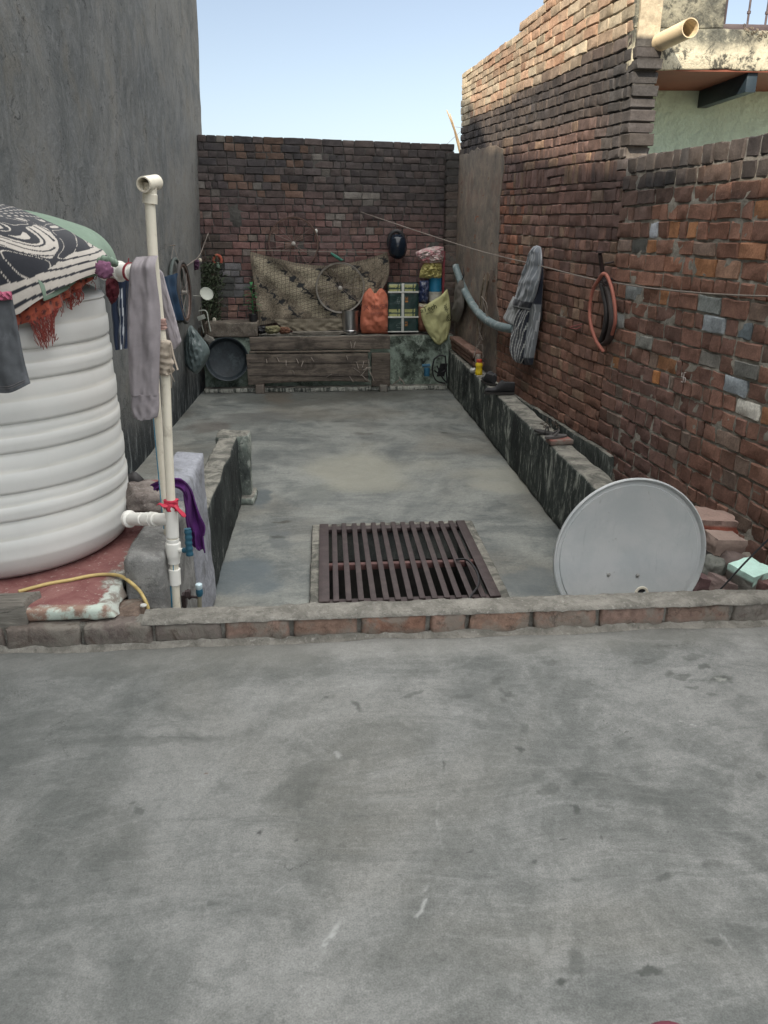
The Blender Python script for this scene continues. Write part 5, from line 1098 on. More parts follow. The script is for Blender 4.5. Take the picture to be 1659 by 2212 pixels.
# steel pot
g = MB(); pcx_ = aty(757, 700, 9.68); zb_ = .162; rp = float(aty(775, 700, 9.68)[0]-pcx_[0]); zt_ = float(aty(757, 671, 9.68)[2])
g.lathe([(0, zb_), (rp*.93, zb_), (rp*.95, zb_+.01), (rp*.95, zb_+.03), (rp, zb_+.034), (rp, zb_+.045), (rp*.96, zb_+.05), (rp*.97, zt_-.03), (rp*1.0, zt_-.02), (rp*1.06, zt_), (rp*1.06, zt_+.004), (rp*.96, zt_-.004), (rp*.93, zb_+.02), (0, zb_+.02)], 44, (pcx_[0], 9.70, 0))
tag(g.build('steel_pot', STEEL, ang=35), 'shiny steel pot standing on the plinth under the front wheel', 'pot')
# orange sack
def sackmat(n, c, **k): return mk(n, c, .14, 9, .7, .35, 160, .0015, **k)
OS = empty('orange_sack', aty(811, 722, 9.66), 'orange woven cement sack with an open crumpled top standing on the plinth', 'sack')
G = outline([(792, 628), (784, 640), (780, 670), (778, 700), (781, 720)], [(826, 622), (838, 640), (843, 670), (841, 700), (838, 721)], 34, 46, top=[(792, 628), (800, 622), (810, 634), (820, 624), (826, 623)])
mb = puff(G, Y_(9.70), (0, -1, 0), .105, .03, 4, 7, .45, .5); mb.build('bag', sackmat('orange_woven_plastic', (.50, .155, .09), dirt=(.34, .13, .09), dsc=5), OS, ang=70)
def on_bag(P, dy=.118):
    return lambda v: v
def tmat(pos, sx, tilt=0, yaw=0): return Matrix.Translation(pos) @ Euler((R(90), tilt, yaw), 'XYZ').to_matrix().to_4x4() @ Matrix.Diagonal((sx, 1, 1, 1))
ox = aty(811, 672, 9.585); OC = float(ox[0])
def wrapo(v): q = (v.x-OC)/.17; return Vector((v.x, 9.70-.113*math.sqrt(max(0, 1-q*q))-.012, v.z))
g = MB(); text_mb(g, 'JK SUPER', tmat(Vector(aty(812, 668, 9.58)), 1.0, -.06), .075, .0, wrap=wrapo); PRM = mk('faded_print', (.26, .09, .07), .3, 40, .8, 0); g.build('printed_word', PRM, OS, smooth=False); g = MB(); text_mb(g, 'cement', tmat(Vector(aty(814, 679, 9.58)), 1.0, -.06), .05, .0, wrap=wrapo)
g.build('printed_word', PRM, OS, smooth=False)
# green checked bale
TB = empty('checked_bale', aty(871, 718, 9.66), 'dark green and yellow printed plastic bale tied with white straps on the plinth', 'bale')
a = aty(838, 718, 9.62); b = aty(905, 612, 9.62)
def bale_c(x, y, z):
    u = (x-a[0])/(b[0]-a[0]); v = 1-(z-a[2])/(b[2]-a[2]); g_ = (.012, .034, .032); yl = (.40, .40, .16); bp = (v*2.0-.04) % 1
    if abs(v-.02) < .0: return g_
    uu = (u*2) % 1
    if bp < .36 or .0 > bp:
        if bp < .13 or .20 < bp < .34:
            if (uu < .60 and uu > .08) or .68 < uu < .78: return lerp3(yl, (.30, .33, .16), .5*(nz(x, z, 1, 40)+.5))
        return (.03, .06, .05)
    if .50 < bp < .72 and u > .5 and .12 < uu < .30: return (.42, .17, .03) if int(z*150) % 2 else g_
    if .48 < bp < .80 and u < .5 and uu > .55 and int(z*90) % 2 and nz(x, z, 3, 60) > 0: return (.12, .16, .15)
    return lerp3(g_, (.02, .05, .045), max(0, nz(x, z, 3, 12)))
g = MB(); gridbox(g, (a[0], 9.62, a[2]), (b[0], 9.86, b[2]), .008, .004, 14, .02, colf=bale_c, seed=3); g.build('wrapper', mk('glossy_printed_film', (1, 1, 1), .1, 20, .35, .5, 30, .006), TB, ang=60)
SM = mk('white_webbing', (.55, .56, .52), .15, 20, .8, .3)
xm = float(aty(870, 660, 9.62)[0]); g = MB(); g.box((xm, 9.617, (a[2]+b[2])/2), (.032, .012, b[2]-a[2]+.004), bev=.004); g.build('strap', SM, TB)
for yy in (631, 685): g = MB(); z_ = float(aty(870, yy, 9.62)[2]); g.box(((a[0]+b[0])/2, 9.613, z_), (b[0]-a[0]+.004, .010, .02), bev=.003); g.build('strap', SM, TB)
g = MB(); z_ = a[2]+.008; g.box(((a[0]+b[0])/2, 9.612, z_), (b[0]-a[0]+.006, .010, .015), bev=.003); g.build('strap', SM, TB)
# stack at the right: bucket, tin, packets, bags
g = MB(); c = aty(940, 645, 9.74); rr_ = float(aty(954, 645, 9.74)[0]-c[0]); z0_ = .16; z1_ = float(aty(940, 630, 9.74)[2])
g.lathe([(0, z0_), (rr_*.85, z0_), (rr_*.98, z1_-.02), (rr_*1.04, z1_-.015), (rr_*1.04, z1_), (0, z1_)], 32, (c[0], 9.76, 0)); tag(g.build('cream_bucket', mk('cream_plastic', (.50, .49, .42), .1, 9, .5), ang=40), 'cream plastic bucket under the blue tin in the far right corner', 'bucket')
g = MB(); z2_ = float(aty(940, 599, 9.74)[2]); g.lathe([(0, z1_+.002), (rr_*.98, z1_+.002), (rr_*1.0, z1_+.01), (rr_*.98, z1_+.015), (rr_*.98, z2_-.01), (rr_*1.0, z2_-.005), (rr_*.98, z2_), (0, z2_)], 32, (c[0], 9.76, 0))
tag(g.build('blue_tin', mk('blue_tin_paint', (.02, .17, .30), .2, 12, .4, .1), ang=40), 'round blue tin stacked on the cream bucket in the far right corner', 'tin')
def bag(name, label, cat, L, Rr, Yf, bulge, mat, wr=.02, seed=1, nu=26, nv=30, flat=.5, fr=5, **k):
    mb = puff(outline(L, Rr, nu, nv, **k), Y_(Yf), (0, -1, 0), bulge, wr, fr, seed, .5, flat); o = mb.build(name, mat, ang=70); return tag(o, label, cat)
navy = mk('navy_glossy_packet', (.022, .035, .09), .3, 20, .35, .6, 30, .01, dirt=(.28, .30, .34), dsc=24)
bag('navy_packet', 'navy blue glossy packet tied with white string beside the blue tin', 'packet', [(907, 606), (905, 625), (903, 652)], [(927, 605), (927, 625), (924, 655)], 9.70, .05, navy, .02, 3)
bag('plastic_packet', 'crumpled pale plastic packet under the navy one beside the checked bale', 'packet', [(905, 655), (903, 668), (905, 690)], [(922, 656), (921, 670), (917, 690)], 9.70, .04, mk('crumpled_film', (.50, .44, .32), .2, 20, .4, .8, 30, .01, dirt=(.12, .16, .28), dsc=18), .02, 4)
bag('terracotta_pot', 'brown earthen bundle on the plinth behind the yellow green bag', 'bundle', [(905, 660), (899, 685), (905, 714)], [(935, 665), (945, 690), (940, 716)], 9.68, .09, mk('brown_earthen', (.19, .085, .055), .25, 9, .7), .01, 6)
bag('yellow_bundle', 'crumpled yellow plastic bundle on top of the blue tin', 'bundle', [(916, 566), (908, 585), (905, 600)], [(952, 566), (955, 582), (953, 604)], 9.74, .10, mk('yellow_film', (.48, .43, .17), .25, 24, .4, .9, 45, .012), .05, 5, fr=8)
cl = NT('clear_polythene'); cb = cl.mix(cl.rng(cl.noise(14, 6, .7, 1), .4, .62), (.50, .22, .24), (.60, .56, .52)); PKM = cl.done(cb, .22, [(cl.noise(40, 5, .6, 1), .9, .012)], spec=.6)
bag('pink_bag', 'clear polythene bag with something pink inside, on top of the yellow bundle', 'bag', [(898, 545), (900, 556), (912, 570)], [(958, 533), (960, 552), (956, 568)], 9.74, .11, PKM, .05, 9, fr=7, top=[(898, 545), (915, 537), (940, 532), (958, 533)])
g = MB(); g.box(Vector((aty(958, 600, 9.76)[0], 9.76, (.16+aty(958, 543, 9.76)[2])/2)), (.028, .03, float(aty(958, 543, 9.76)[2])-.16), bev=.003); tag(g.build('red_post', mk('red_oxide_post', (.20, .03, .04), .2, 12, .6)), 'thin upright red wooden post beside the blue tin in the corner', 'post')
YG = empty('yellow_green_bag', aty(945, 740, 9.46), 'pale yellow green cloth shopping bag with dark printing hung over the plinth corner', 'bag')
G = outline([(908, 668), (912, 690), (924, 718), (940, 742)], [(966, 624), (972, 655), (973, 700), (966, 733)], 40, 50, top=[(908, 668), (930, 652), (950, 640), (966, 624)], bot=[(938, 740), (950, 745), (966, 733)])
mb = puff(G, Y_(9.50), (0, -1, 0), .055, .03, 3, 12, .4, .5); mb.build('bag', sackmat('yellow_green_fabric', (.44, .43, .21), dirt=(.36, .35, .18), dsc=6), YG, ang=70)
g = MB(); INK = mk('dark_green_print', (.05, .055, .025), .2, 40, .8, 0)
tr = Matrix.Translation(Vector(aty(927, 671, 9.435))) @ Euler((R(90), R(-16), 0)).to_matrix().to_4x4(); text_mb(g, 'aTech', tr, .085, .002); g.build('printed_word', INK, YG, smooth=False); g = MB(); text_mb(g, 'an ISO', Matrix.Translation(Vector(aty(929, 677, 9.435))) @ Euler((R(90), R(-16), 0)).to_matrix().to_4x4(), .035, .002)
g.build('printed_word', INK, YG, smooth=False); g = MB(); text_mb(g, 'Biceder', Matrix.Translation(Vector(aty(962, 676, 9.44))) @ Euler((R(90), R(78), 0)).to_matrix().to_4x4() @ Matrix.Diagonal((-1, 1, 1, 1)), .07, .002)
g.build('printed_word', INK, YG, smooth=False)
GB = mk('grey_brown_canvas', (.135, .125, .11), .2, 9, .92, .5, 120, .002)
def placeW(off): return lambda x, y: atw(x, y, off)
mb = puff(outline([(992, 604), (986, 630), (980, 665), (975, 694)], [(1001, 604), (1002, 640), (1001, 668), (990, 697)], 24, 40), placeW(.06), WN, .05, .02, 4, 3, .5, .5); tag(mb.build('canvas_bag', GB, ang=70), 'drooping grey brown canvas bag hung on the right wall behind the curved pipe', 'bag')
g = MB(); g.tube(cat_pts([atw(1000, 575, .04), atw(1002, 592, .06), atw(998, 606, .07)], 4), .006, 6); tag(g.build('bag_string', blackm), 'dark string holding the canvas bag to the curved pipe', 'string')
# things on the plinth under the sheet
bag('yellow_rag', 'dirty yellow rag lying on the plinth under the bedsheet', 'rag', [(573, 705), (572, 714), (578, 722)], [(600, 702), (606, 710), (600, 720)], 9.60, .08, mk('dirty_yellow_cloth', (.17, .16, .09), .3, 12, .9, .6, 60, .004), .02, 4)
bag('dark_rag', 'black rag lying beside the stone slab on the plinth', 'rag', [(553, 704), (552, 714), (556, 722)], [(574, 703), (577, 712), (575, 720)], 9.62, .07, blackm, .02, 6)
bag('brown_rag', 'small rust brown rag between the yellow rag and the grey sheets on the plinth', 'rag', [(604, 706), (603, 714), (606, 721)], [(622, 706), (628, 713), (624, 721)], 9.62, .05, mk('rust_brown_cloth', (.14, .07, .045), .4, 20, .9, .6, 60, .004), .02, 8)
g = MB(); z_ = .16
for k, (x0_, x1_) in enumerate(((625, 735), (640, 748), (632, 742))): a = aty(x0_, 720, 9.6); b = aty(x1_, 720, 9.6); g.box(((a[0]+b[0])/2, 9.68, z_+.008+k*.013), (b[0]-a[0], .2, .010), (0, 0, .02*k), bev=.002)
tag(g.build('asbestos_sheets', rough_cement('grey_board', (.13, .12, .10), (.23, .21, .18)), ang=40), 'small stack of thin grey board pieces on the plinth left of the steel pot', 'boards')
# seedling in a black pot
sd = empty('seedling', (float(aty(548, 690, 9.6)[0]), 9.60, slz), 'bright green leafy seedling in a small black grow bag by the bedsheet', 'plant')
c = Vector((float(aty(547, 690, 9.6)[0]), 9.60, slz)); g = MB(); g.lathe([(0, 0), (.045, 0), (.055, .09), (.05, .095), (.045, .08), (0, .08)], 20, c); g.build('grow_bag', blackm, sd)
GRN = mk('fresh_leaf', (.03, .16, .05), .3, 20, .5, .1); g = MB(); g.tube(cat_pts([c+Vector((0, 0, .07)), c+Vector((.005, 0, .2)), c+Vector((0, 0, .34)), c+Vector((-.01, 0, .43))], 4), .005, 6); g.build('stem', GRN, sd)
g = MB(); rd = random.Random(5)
for k in range(20):
    h = .12+.32*k/20; an = k*2.4; L = .09+.05*rd.random(); d = Vector((math.cos(an), math.sin(an)*.6, .35+.3*rd.random())).normalized(); b0 = c+Vector((0, 0, h)); sd_ = d.cross(Vector((0, 0, 1))).normalized()
    P = np.zeros((7, 3, 3))
    for q in range(7): t_ = q/6; w_ = .018*math.sin(math.pi*min(1, t_*.95+.05)); ctr = b0+d*L*t_+Vector((0, 0, -.06*t_*t_)); P[q] = [tuple(ctr-sd_*w_), tuple(ctr+Vector((0, 0, -.003))), tuple(ctr+sd_*w_)]
    g.sheet(P, .0012)
g.build('leaves', GRN, sd)
# climbing vine in the corner
vn = empty('climbing_vine', (-1.35, 9.85, .16), 'dark dusty climbing plant in the far left corner', 'plant'); VG = mk('dusty_dark_leaf', (.035, .045, .025), .4, 9, .8, .2); rd = random.Random(9); g = MB(); gs = MB()
for k in range(11):
    x = rd.uniform(436, 470); pts = [aty(x+rd.uniform(-4, 4)+12*math.sin(t_*3+k)*.5, 700-t_*rd.uniform(110, 150), 9.84-.05*rd.random()) for t_ in np.linspace(0, 1, 6)]; gs.tube(cat_pts(pts, 3), .004, 5, caps=False)
    for p in cat_pts(pts, 5)[::1]:
        for q in range(9):
            c = Vector(p)+Vector((rd.gauss(0, .05), -abs(rd.gauss(0, .03)), rd.gauss(0, .04))); 
            if rd.random() < .25: continue
            n = Vector((rd.gauss(0, 1), -1.2, rd.gauss(0, 1))).normalized(); t1 = n.orthogonal().normalized(); t2 = n.cross(t1); s_ = rd.uniform(.008, .017); k_ = rd.uniform(.6, 1.7)
            g.add([c-t1*s_*1.3, c+t2*s_*.7, c+t1*s_*1.3, c-t2*s_*.7], [(0, 1, 2, 3)], 0, (k_, k_*rd.uniform(.9, 1.15), k_))
g.build('leaves', VG, vn, smooth=False); gs.build('stems', mk('vine_bark', (.06, .05, .035), .3), vn)
# ornament, clothes lines, hooks
g = MB(); c = Vector(aty(470, 562, 9.80)); g.tube([c+Vector((.045*math.cos(t_), 0, .055*math.sin(t_))) for t_ in np.linspace(-.6, 3.8, 16)], .018, 8); tag(g.build('marigold_garland', mk('coral_petals', (.32, .08, .05), .3, 40, .9, .8, 60, .01)), 'small coral garland hung on the far wall over the vine', 'garland')
g = MB(); g.lathe([(0, -.03), (.018, -.028), (.022, 0), (.014, .02), (.016, .035), (0, .036)], 16, Vector(aty(471, 573, 9.78))); tag(g.build('brass_bell', mk('greenish_glass', (.16, .22, .17), .2, 20, .3)), 'small greenish glass bell inside the coral garland', 'bell')
ROPE = CL('sisal_rope', (.22, .19, .165)); g = MB()
pts = [aty(779, 458, 9.885), aty(850, 482, 9.2), aty(965, 520, 8.55), aty(1050, 546, 7.9), Vector(atw(1170, 575, .10)), Vector(atw(1235, 592, .08)), Vector(atw(1296, 607, .06))]
g.tube(cat_pts(pts, 8), .005, 6); g.tube(cat_pts([atw(1318, 609, .03), atw(1400, 622, .012), atw(1500, 632, .015), atw(1600, 638, .02), atw(1680, 640, .02)], 6), .005, 6)
g.tube([aty(779, 460, 9.88), aty(780, 472, 9.885), aty(779, 484, 9.88)], .004, 5); g.tube([aty(779, 460, 9.88), aty(783, 470, 9.88), aty(786, 474, 9.885)], .003, 5)
tag(g.build('clothesline', ROPE), 'long twisted rope strung from the far wall and along the right brick wall', 'rope')
g = MB(); g.tube(cat_pts([aty(450, 503, 9.88), aty(440, 530, 9.7), aty(430, 553, 9.4), Vector(atl(415, 566, .03)), Vector(atl(397, 578, .04)), Vector(atl(375, 592, .04))], 6), .0045, 5); g.tube([aty(450, 503, 9.88), aty(453, 520, 9.88)], .003, 5)
tag(g.build('short_rope', ROPE), 'short slack rope tied across the far left corner', 'rope')
g = MB(); g.blob(aty(432, 562, 9.4), (.022, .02, .024), 4, .2, 1, .1); g2 = g.build('ball', mk('pale_ball', (.45, .40, .32), .1)); tag(g2, 'small pale ball threaded on the short rope', 'ball')
bag('purple_rag', 'dark purple rag hanging from the short rope in the left corner', 'rag', [(421, 560), (419, 570), (420, 584)], [(430, 562), (431, 572), (429, 582)], 9.36, .03, CL('plum_rag', (.07, .03, .06)), .02, 4)
bag('green_rag', 'small bright green rag tied above the front wheel', 'rag', [(713, 548), (722, 556), (736, 565)], [(716, 545), (728, 552), (743, 562)], 9.72, .03, CL('sea_green_rag', (.06, .20, .15)), .01, 4)
g = MB(); g.blob(aty(683, 499, 9.88), (.018, .016, .024), 4, .1, 1, .2); g.tube([aty(684, 503, 9.88), aty(686, 512, 9.88)], .005, 5); tag(g.build('white_insulator', mk('porcelain', (.5, .5, .46), .1, 12, .3)), 'small white porcelain insulator on the far wall by the upper wheel', 'insulator')
g = MB(); g.blob(aty(463, 692, 9.70), (.022, .02, .035), 5, .3, 2, .1, seed=2); tag(g.build('pale_figurine', mk('pale_plaster', (.45, .42, .35), .2), ang=70), 'tiny pale lump standing on the stone slab', 'ornament')
g = MB(); g.box(aty(597, 575, 9.87), (.012, .012, .25), bev=.002); g.tube([aty(592, 545, 9.86), aty(591, 565, 9.86), aty(589, 575, 9.86)], .004, 5)
# ================================================================== LEFT WALL THINGS
tw_ = empty('tyred_wheel', atl(396, 636, .12), 'bicycle wheel with its tyre hung on the dark left wall', 'wheel')
cw = Vector(atl(398, 632, .11)); M = Matrix.Rotation(R(90), 3, 'Y'); M = Matrix.Rotation(R(-2), 3, 'Z') @ M; rw_ = .29
g = MB(); g.lathe([(rw_+.018*math.cos(t_), .018*math.sin(t_)) for t_ in np.linspace(0, 6.283, 13)], 64, cw, M); g.build('tyre', mk('grey_dusty_rubber', (.055, .052, .05), .3, 12, .85, .6, 60, .004), tw_, ang=60)
g = MB(); g.lathe([(rw_-.035, -.012), (rw_-.016, -.013), (rw_-.016, .013), (rw_-.035, .012), (rw_-.03, 0), (rw_-.035, -.012)], 64, cw, M); g.build('rim', mk('brown_rust_rim', (.13, .09, .075), .35, 16, .5, .3, metal=.4), tw_)
g = MB(); g.lathe([(0, -.03), (.02, -.03), (.02, .03), (0, .03)], 16, cw, M); g.build('hub', bpy.data.materials['hub_steel'], tw_)
for k in range(16):
    a = 6.283*k/16; g = MB(); g.tube([cw+M @ Vector((.02*math.cos(a+.5), .02*math.sin(a+.5), .02*(-1)**k)), cw+M @ Vector(((rw_-.03)*math.cos(a), (rw_-.03)*math.sin(a), 0))], .0018, 4); g.build('spoke', bpy.data.materials['dull_spoke'], tw_)
g = MB(); nl = Vector(atl(368, 531, .01)); g.tube([nl+Vector((-.02, 0, 0)), nl+Vector((.05, 0, .005))], .006, 6); g.tube([nl+Vector((.03, 0, 0)), atl(370, 560, .05)], .002, 4); g.tube([nl+Vector((.03, 0, 0)), cw+Vector((.0, -.1, .27))], .002, 4)
tag(g.build('wall_nail', NM), 'nail with string loops above the tyred wheel on the left wall', 'nail')
# second tyre behind, navy cloth, old bamboo basket
g = MB(); c3 = Vector(atl(384, 628, .05)); g.lathe([(.30+.017*math.cos(t_), .017*math.sin(t_)) for t_ in np.linspace(0, 6.283, 13)], 56, c3, M); tag(g.build('spare_tyre', mk('grey_green_rubber', (.07, .085, .08), .3, 12, .85, .5, 60, .003), ang=60), 'spare grey bicycle tyre hanging behind the tyred wheel', 'tyre')
mb = hang(outline([(354, 598), (362, 640), (374, 690)], [(383, 590), (390, 640), (402, 693)], 20, 30), lambda x, y: atl(x, y, .10), (1, 0, 0), .02, 2, 4, .01); tag(mb.build('navy_cloth', CL('navy_cotton', (.012, .04, .085)), ang=80), 'navy blue cloth hanging on the left wall behind the tyred wheel', 'cloth')
mb = puff(outline([(409, 703), (400, 730), (398, 775), (412, 803)], [(414, 703), (430, 722), (452, 760), (437, 796)], 32, 44, bot=[(408, 798), (425, 808), (440, 792)]), lambda x, y: aty(x, y, 8.55), (0, -1, 0), .14, .035, 4, 5, .8, .5, 6, .010)
tag(mb.build('polythene_bag', mk('grey_polythene', (.10, .13, .13), .25, 6, .30, .6, 30, .01, spec=.6), ang=70), 'bulging grey polythene bag hanging low on the left wall beside the basin', 'bag')
ls_ = empty('lid_on_stick', aty(430, 642, 9.2), 'round off white lid fixed to a short stick beside the vine', 'lid')
g = MB(); pm = Euler((R(62), R(12), R(20))).to_matrix(); g.lathe([(0, 0), (.07, 0), (.078, .008), (.074, .01), (.066, .004), (0, .004)], 28, aty(446, 635, 9.2), pm); g.build('lid', mk('off_white_plastic', (.36, .38, .33), .1, 12, .5), ls_)
g = MB(); g.tube([aty(418, 639, 9.2), aty(437, 639, 9.2)], .006, 6); g.build('stick', mk('pale_stick', (.33, .33, .29), .1), ls_)
bc_ = empty('broken_chair', aty(440, 720, 9.3), 'broken off white plastic chair frame leaning in the far left corner', 'chair'); OW = mk('weathered_white_plastic', (.33, .35, .31), .2, 12, .6, .2, dirt=(.14, .14, .12), dsc=14)
g = MB(); P_ = [aty(430, 672, 9.3), aty(440, 670, 9.3), aty(447, 675, 9.3), aty(450, 692, 9.28), aty(455, 716, 9.26)]; g.tube(cat_pts(P_, 4), .016, 8, sq=.5); g.build('arm', OW, bc_)
g = MB(); g.box(aty(435, 686, 9.3), (.09, .03, .05), (0, -.35, 0), bev=.004); g.build('slat', OW, bc_)
g = MB(); g.tube([aty(433, 690, 9.35), aty(440, 718, 9.4)], .014, 8, sq=.5); g.build('leg', OW, bc_)
g = MB(); rd = random.Random(2)
for k in range(26): x = rd.uniform(424, 450); y = rd.uniform(690, 745); g.tube([aty(x, y, 9.5), aty(x+rd.uniform(-8, 10), y-rd.uniform(5, 40), 9.45)], .004, 4)
tag(g.build('dry_sticks', mk('dry_twig', (.10, .08, .06), .3)), 'tangle of dry sticks behind the broken chair in the left corner', 'sticks')
g = MB(); g.blob(aty(453, 735, 9.45), (.07, .05, .05), 6, .3, 1.5, .3, (0, .6, 0), seed=2); tag(g.build('pale_stone', CEM, ang=60), 'pale stone wedged between the basin and the stone slab', 'stone')
# ================================================================== FAR RIGHT CORNER FLOOR
g = MB(); c = Vector(aty(922, 803, 9.42)); g.lathe([(0, -.05), (.035, -.05), (.038, .045), (.03, .05), (0, .05)], 20, c); g.tube([c+Vector((-.06, 0, .075)), c+Vector((.04, 0, .08))], .018, 8); tag(g.build('blue_can', mk('dull_blue_can', (.03, .12, .20), .4, 20, .5)), 'small dull blue can at the foot of the plinth in the right corner', 'can')
g = MB()
for q in ([(938, 775), (934, 800), (942, 822), (962, 828)], [(938, 776), (950, 768), (962, 770)], [(944, 790), (955, 815), (965, 826)], [(938, 800), (948, 806), (962, 800)], [(962, 768), (964, 800), (966, 828)]): g.tube(cat_pts([aty(x, y, 9.38) for x, y in q], 4), .010, 6)
g.sheet(np.array([[aty(951+8*i-4*j, 785+14*j, 9.36+.02*i) for i in range(3)] for j in range(3)]), .006)
tag(g.build('scrap_metal', mk('black_scrap', (.03, .03, .032), .4, 12, .6, metal=.4)), 'bent black metal frame heaped in the right corner by the ledge', 'scrap')
g = MB(); g.tube(cat_pts([aty(848, 832, 9.44), aty(858, 824, 9.40), aty(866, 820, 9.38), aty(874, 830, 9.36)], 4), .008, 5); g.tube([aty(866, 820, 9.38), aty(862, 814, 9.40)], .006, 5); tag(g.build('bent_twig', NM), 'bent dark twig on the step right of the nailed panel', 'twig')
# ================================================================== ALONG THE RIGHT WALL
g = MB(); g.tube(cat_pts([aty(984, 575, 9.5), aty(993, 602, 9.35), aty(1010, 640, 9.0), Vector(atw(1035, 677, .10)), Vector(atw(1066, 700, .08)), Vector(atw(1096, 709, .08)), Vector(atw(1112, 710, .07))], 8), .042, 18)
tag(g.build('curved_pipe', mk('scuffed_grey_blue_pipe', (.15, .20, .21), .2, 8, .5, .1, dirt=(.40, .43, .42), dsc=11), ang=50), 'thick curved grey blue pipe hung in an arc on the right wall', 'pipe')
# stacked planks
g = MB()
for k in range(3):
    z_ = .0+k*.055; a = Vector((1.595-.012*k, 9.45, z_)); b = Vector((1.60-.01*k+(.02 if k else 0), 8.1+.12*(k % 2), z_)); 
    gridbox(g, (a.x-.075, b.y, z_), (a.x+.04, a.y, z_+.045), .06, .004, 8, .006, seed=k*3., mp=lambda p: p+np.array([.03*(9.45-p[1])/1.3, 0, 0]))
tag(g.build('plank_stack', wood_mat('red_brown_plank', (.15, .085, .065), (.23, .15, .12), (14, 2, 14)), ang=50), 'stack of three long reddish brown planks lying on the far end of the ledge', 'planks')
sb = empty('stick_bundle', atw(1045, 690, .06), 'bundle of thin sticks and wire hanging on the right wall by the curved pipe', 'sticks'); rd = random.Random(4)
STK = mk('mixed_sticks', (1, 1, 1), .2, 20, .8)
for k in range(11):
    x = 1050+rd.uniform(-6, 7); g = MB(); c_ = rd.choice([(.30, .25, .19), (.20, .15, .11), (.10, .08, .06)]); g.tube(cat_pts([atw(x, 588+rd.uniform(0, 22), .06+rd.uniform(0, .04)), atw(x-7+rd.uniform(-3, 3), 650, .08), atw(x-15+rd.uniform(-3, 3), 715+rd.uniform(-10, 20), .08)], 4), rd.uniform(.004, .008), 6, col=c_); g.build('stick', STK, sb)
g = MB(); g.box(atw(1055, 628, .05), (.03, .03, .42), (.06, .12, 0), bev=.003, col=(.14, .11, .09)); g.build('stake', STK, sb)
for q in ([(1036, 655), (1033, 700), (1044, 735), (1052, 690), (1044, 650)], [(1040, 640), (1052, 660), (1050, 700), (1038, 690)]): g = MB(); g.tube(cat_pts([atw(x, y, .10) for x, y in q], 5), .004, 5); g.build('wire_loop', NM, sb)
g = MB(); x, y = 1038, 722
for k in range(6): g.tube([Vector(atw(x-k*.9, y-14+k*9, .10))+Vector(((.012 if k % 2 else .003)*math.cos(t_), (.003 if k % 2 else .012)*math.cos(t_), .028*math.sin(t_))) for t_ in np.linspace(0, 6.283, 13)[:-1]], .004, 5, closed=True)
tag(g.build('hanging_chain', NM), 'short rusty chain hanging below the stick bundle', 'chain')
g = MB(); c = Vector(aty(1033, 775, 7.95)); g.tube([c+Vector((-.05, 0, .01)), c+Vector((-.02, 0, .14)), c+Vector((.04, 0, .15)), c+Vector((.05, 0, .0))], .005, 5); g.lathe([(.03, -.06), (.036, -.02), (.03, .03), (.022, .045), (0, .045)], 12, c)
tag(g.build('wire_lantern', NM), 'small rusty wire lantern above the yellow bottle', 'lantern')
yb_ = empty('yellow_bottle', (float(aty(1034, 809, 8.0)[0]), 7.9, -.02), 'yellow plastic bottle with a red cap standing on the ledge', 'bottle'); c = Vector((1.60, float(atz(1034, 809, -.02)[1]), -.02)); c.x = float(atz(1034, 809, -.02)[0])
g = MB(); g.lathe([(0, 0), (.034, 0), (.037, .006), (.037, .03), (.034, .035), (.034, .08), (.037, .085), (.036, .105), (.024, .125), (0, .125)], 24, c); g.build('body', mk('yellow_plastic', (.62, .45, .02), .1, 12, .4, .05), yb_, ang=40)
g = MB(); g.lathe([(.0, .124), (.028, .124), (.028, .150), (.026, .153), (0, .153)], 24, c); g.build('cap', mk('red_cap_plastic', (.36, .05, .03), .1), yb_, ang=40)
g = MB(); g.blob(atz(1022, 800, .0), (.03, .05, .025), 5, .4, 2, .3); tag(g.build('crumpled_foil', mk('foil', (.4, .4, .38), .3, 30, .4, .8, 40, .01), ang=60), 'crumpled pale scrap beside the yellow bottle', 'scrap')
# shoes
def shoe(name, c, yaw, L, label, mat, group):
    o = empty(name, c, label, 'shoe', group); g = MB(); n = 16; vs = []; M = Matrix.Rotation(yaw, 3, 'Z'); C_ = Vector(c); m_ = 14
    for i in range(n):
        t_ = i/(n-1); w_ = (.036+.012*math.sin(t_*math.pi*1.2-.3))*(1 if .06 < t_ < .94 else .72); h = .085*(1-sm(.38, .72, t_))+.042*(1 if t_ < .95 else .7); x = -L/2+L*t_
        for k in range(m_):
            an = 2*math.pi*k/m_; y_ = w_*math.cos(an); z_ = .014+(h*.5)*(1+math.sin(an))
            if t_ < .5 and math.sin(an) > .75: z_ -= .035*(1-sm(.3, .5, t_))
            vs.append(C_+M @ Vector((x, y_, z_)))
    fs = [(i*m_+k, i*m_+(k+1) % m_, (i+1)*m_+(k+1) % m_, (i+1)*m_+k) for i in range(n-1) for k in range(m_)]+[tuple(range(m_))[::-1], tuple((n-1)*m_+k for k in range(m_))]; g.add(vs, fs); g.build('upper', mat, o, ang=50)
    g = MB(); P = []
    for (a_, b_) in ((-.5, .8), (-.52, -.8), (-.2, -.9), (.15, -1.05), (.4, -.95), (.52, -.4), (.53, .2), (.45, .9), (.2, 1.05), (-.2, .8)): P.append(C_+M @ Vector((a_*L, b_*.042, .0)))
    n_ = len(P); g.add([p for p in P]+[p+Vector((0, 0, .02)) for p in P], [tuple(range(n_))[::-1], tuple(range(n_, 2*n_))]+[(k, (k+1) % n_, (k+1) % n_+n_, k+n_) for k in range(n_)]); g.build('sole', mk('dull_sole', (.03, .028, .026), .2, 12, .8), o, ang=40)
    return o
SH = mk('black_canvas_shoe', (.022, .022, .024), .3, 20, .75, .4)
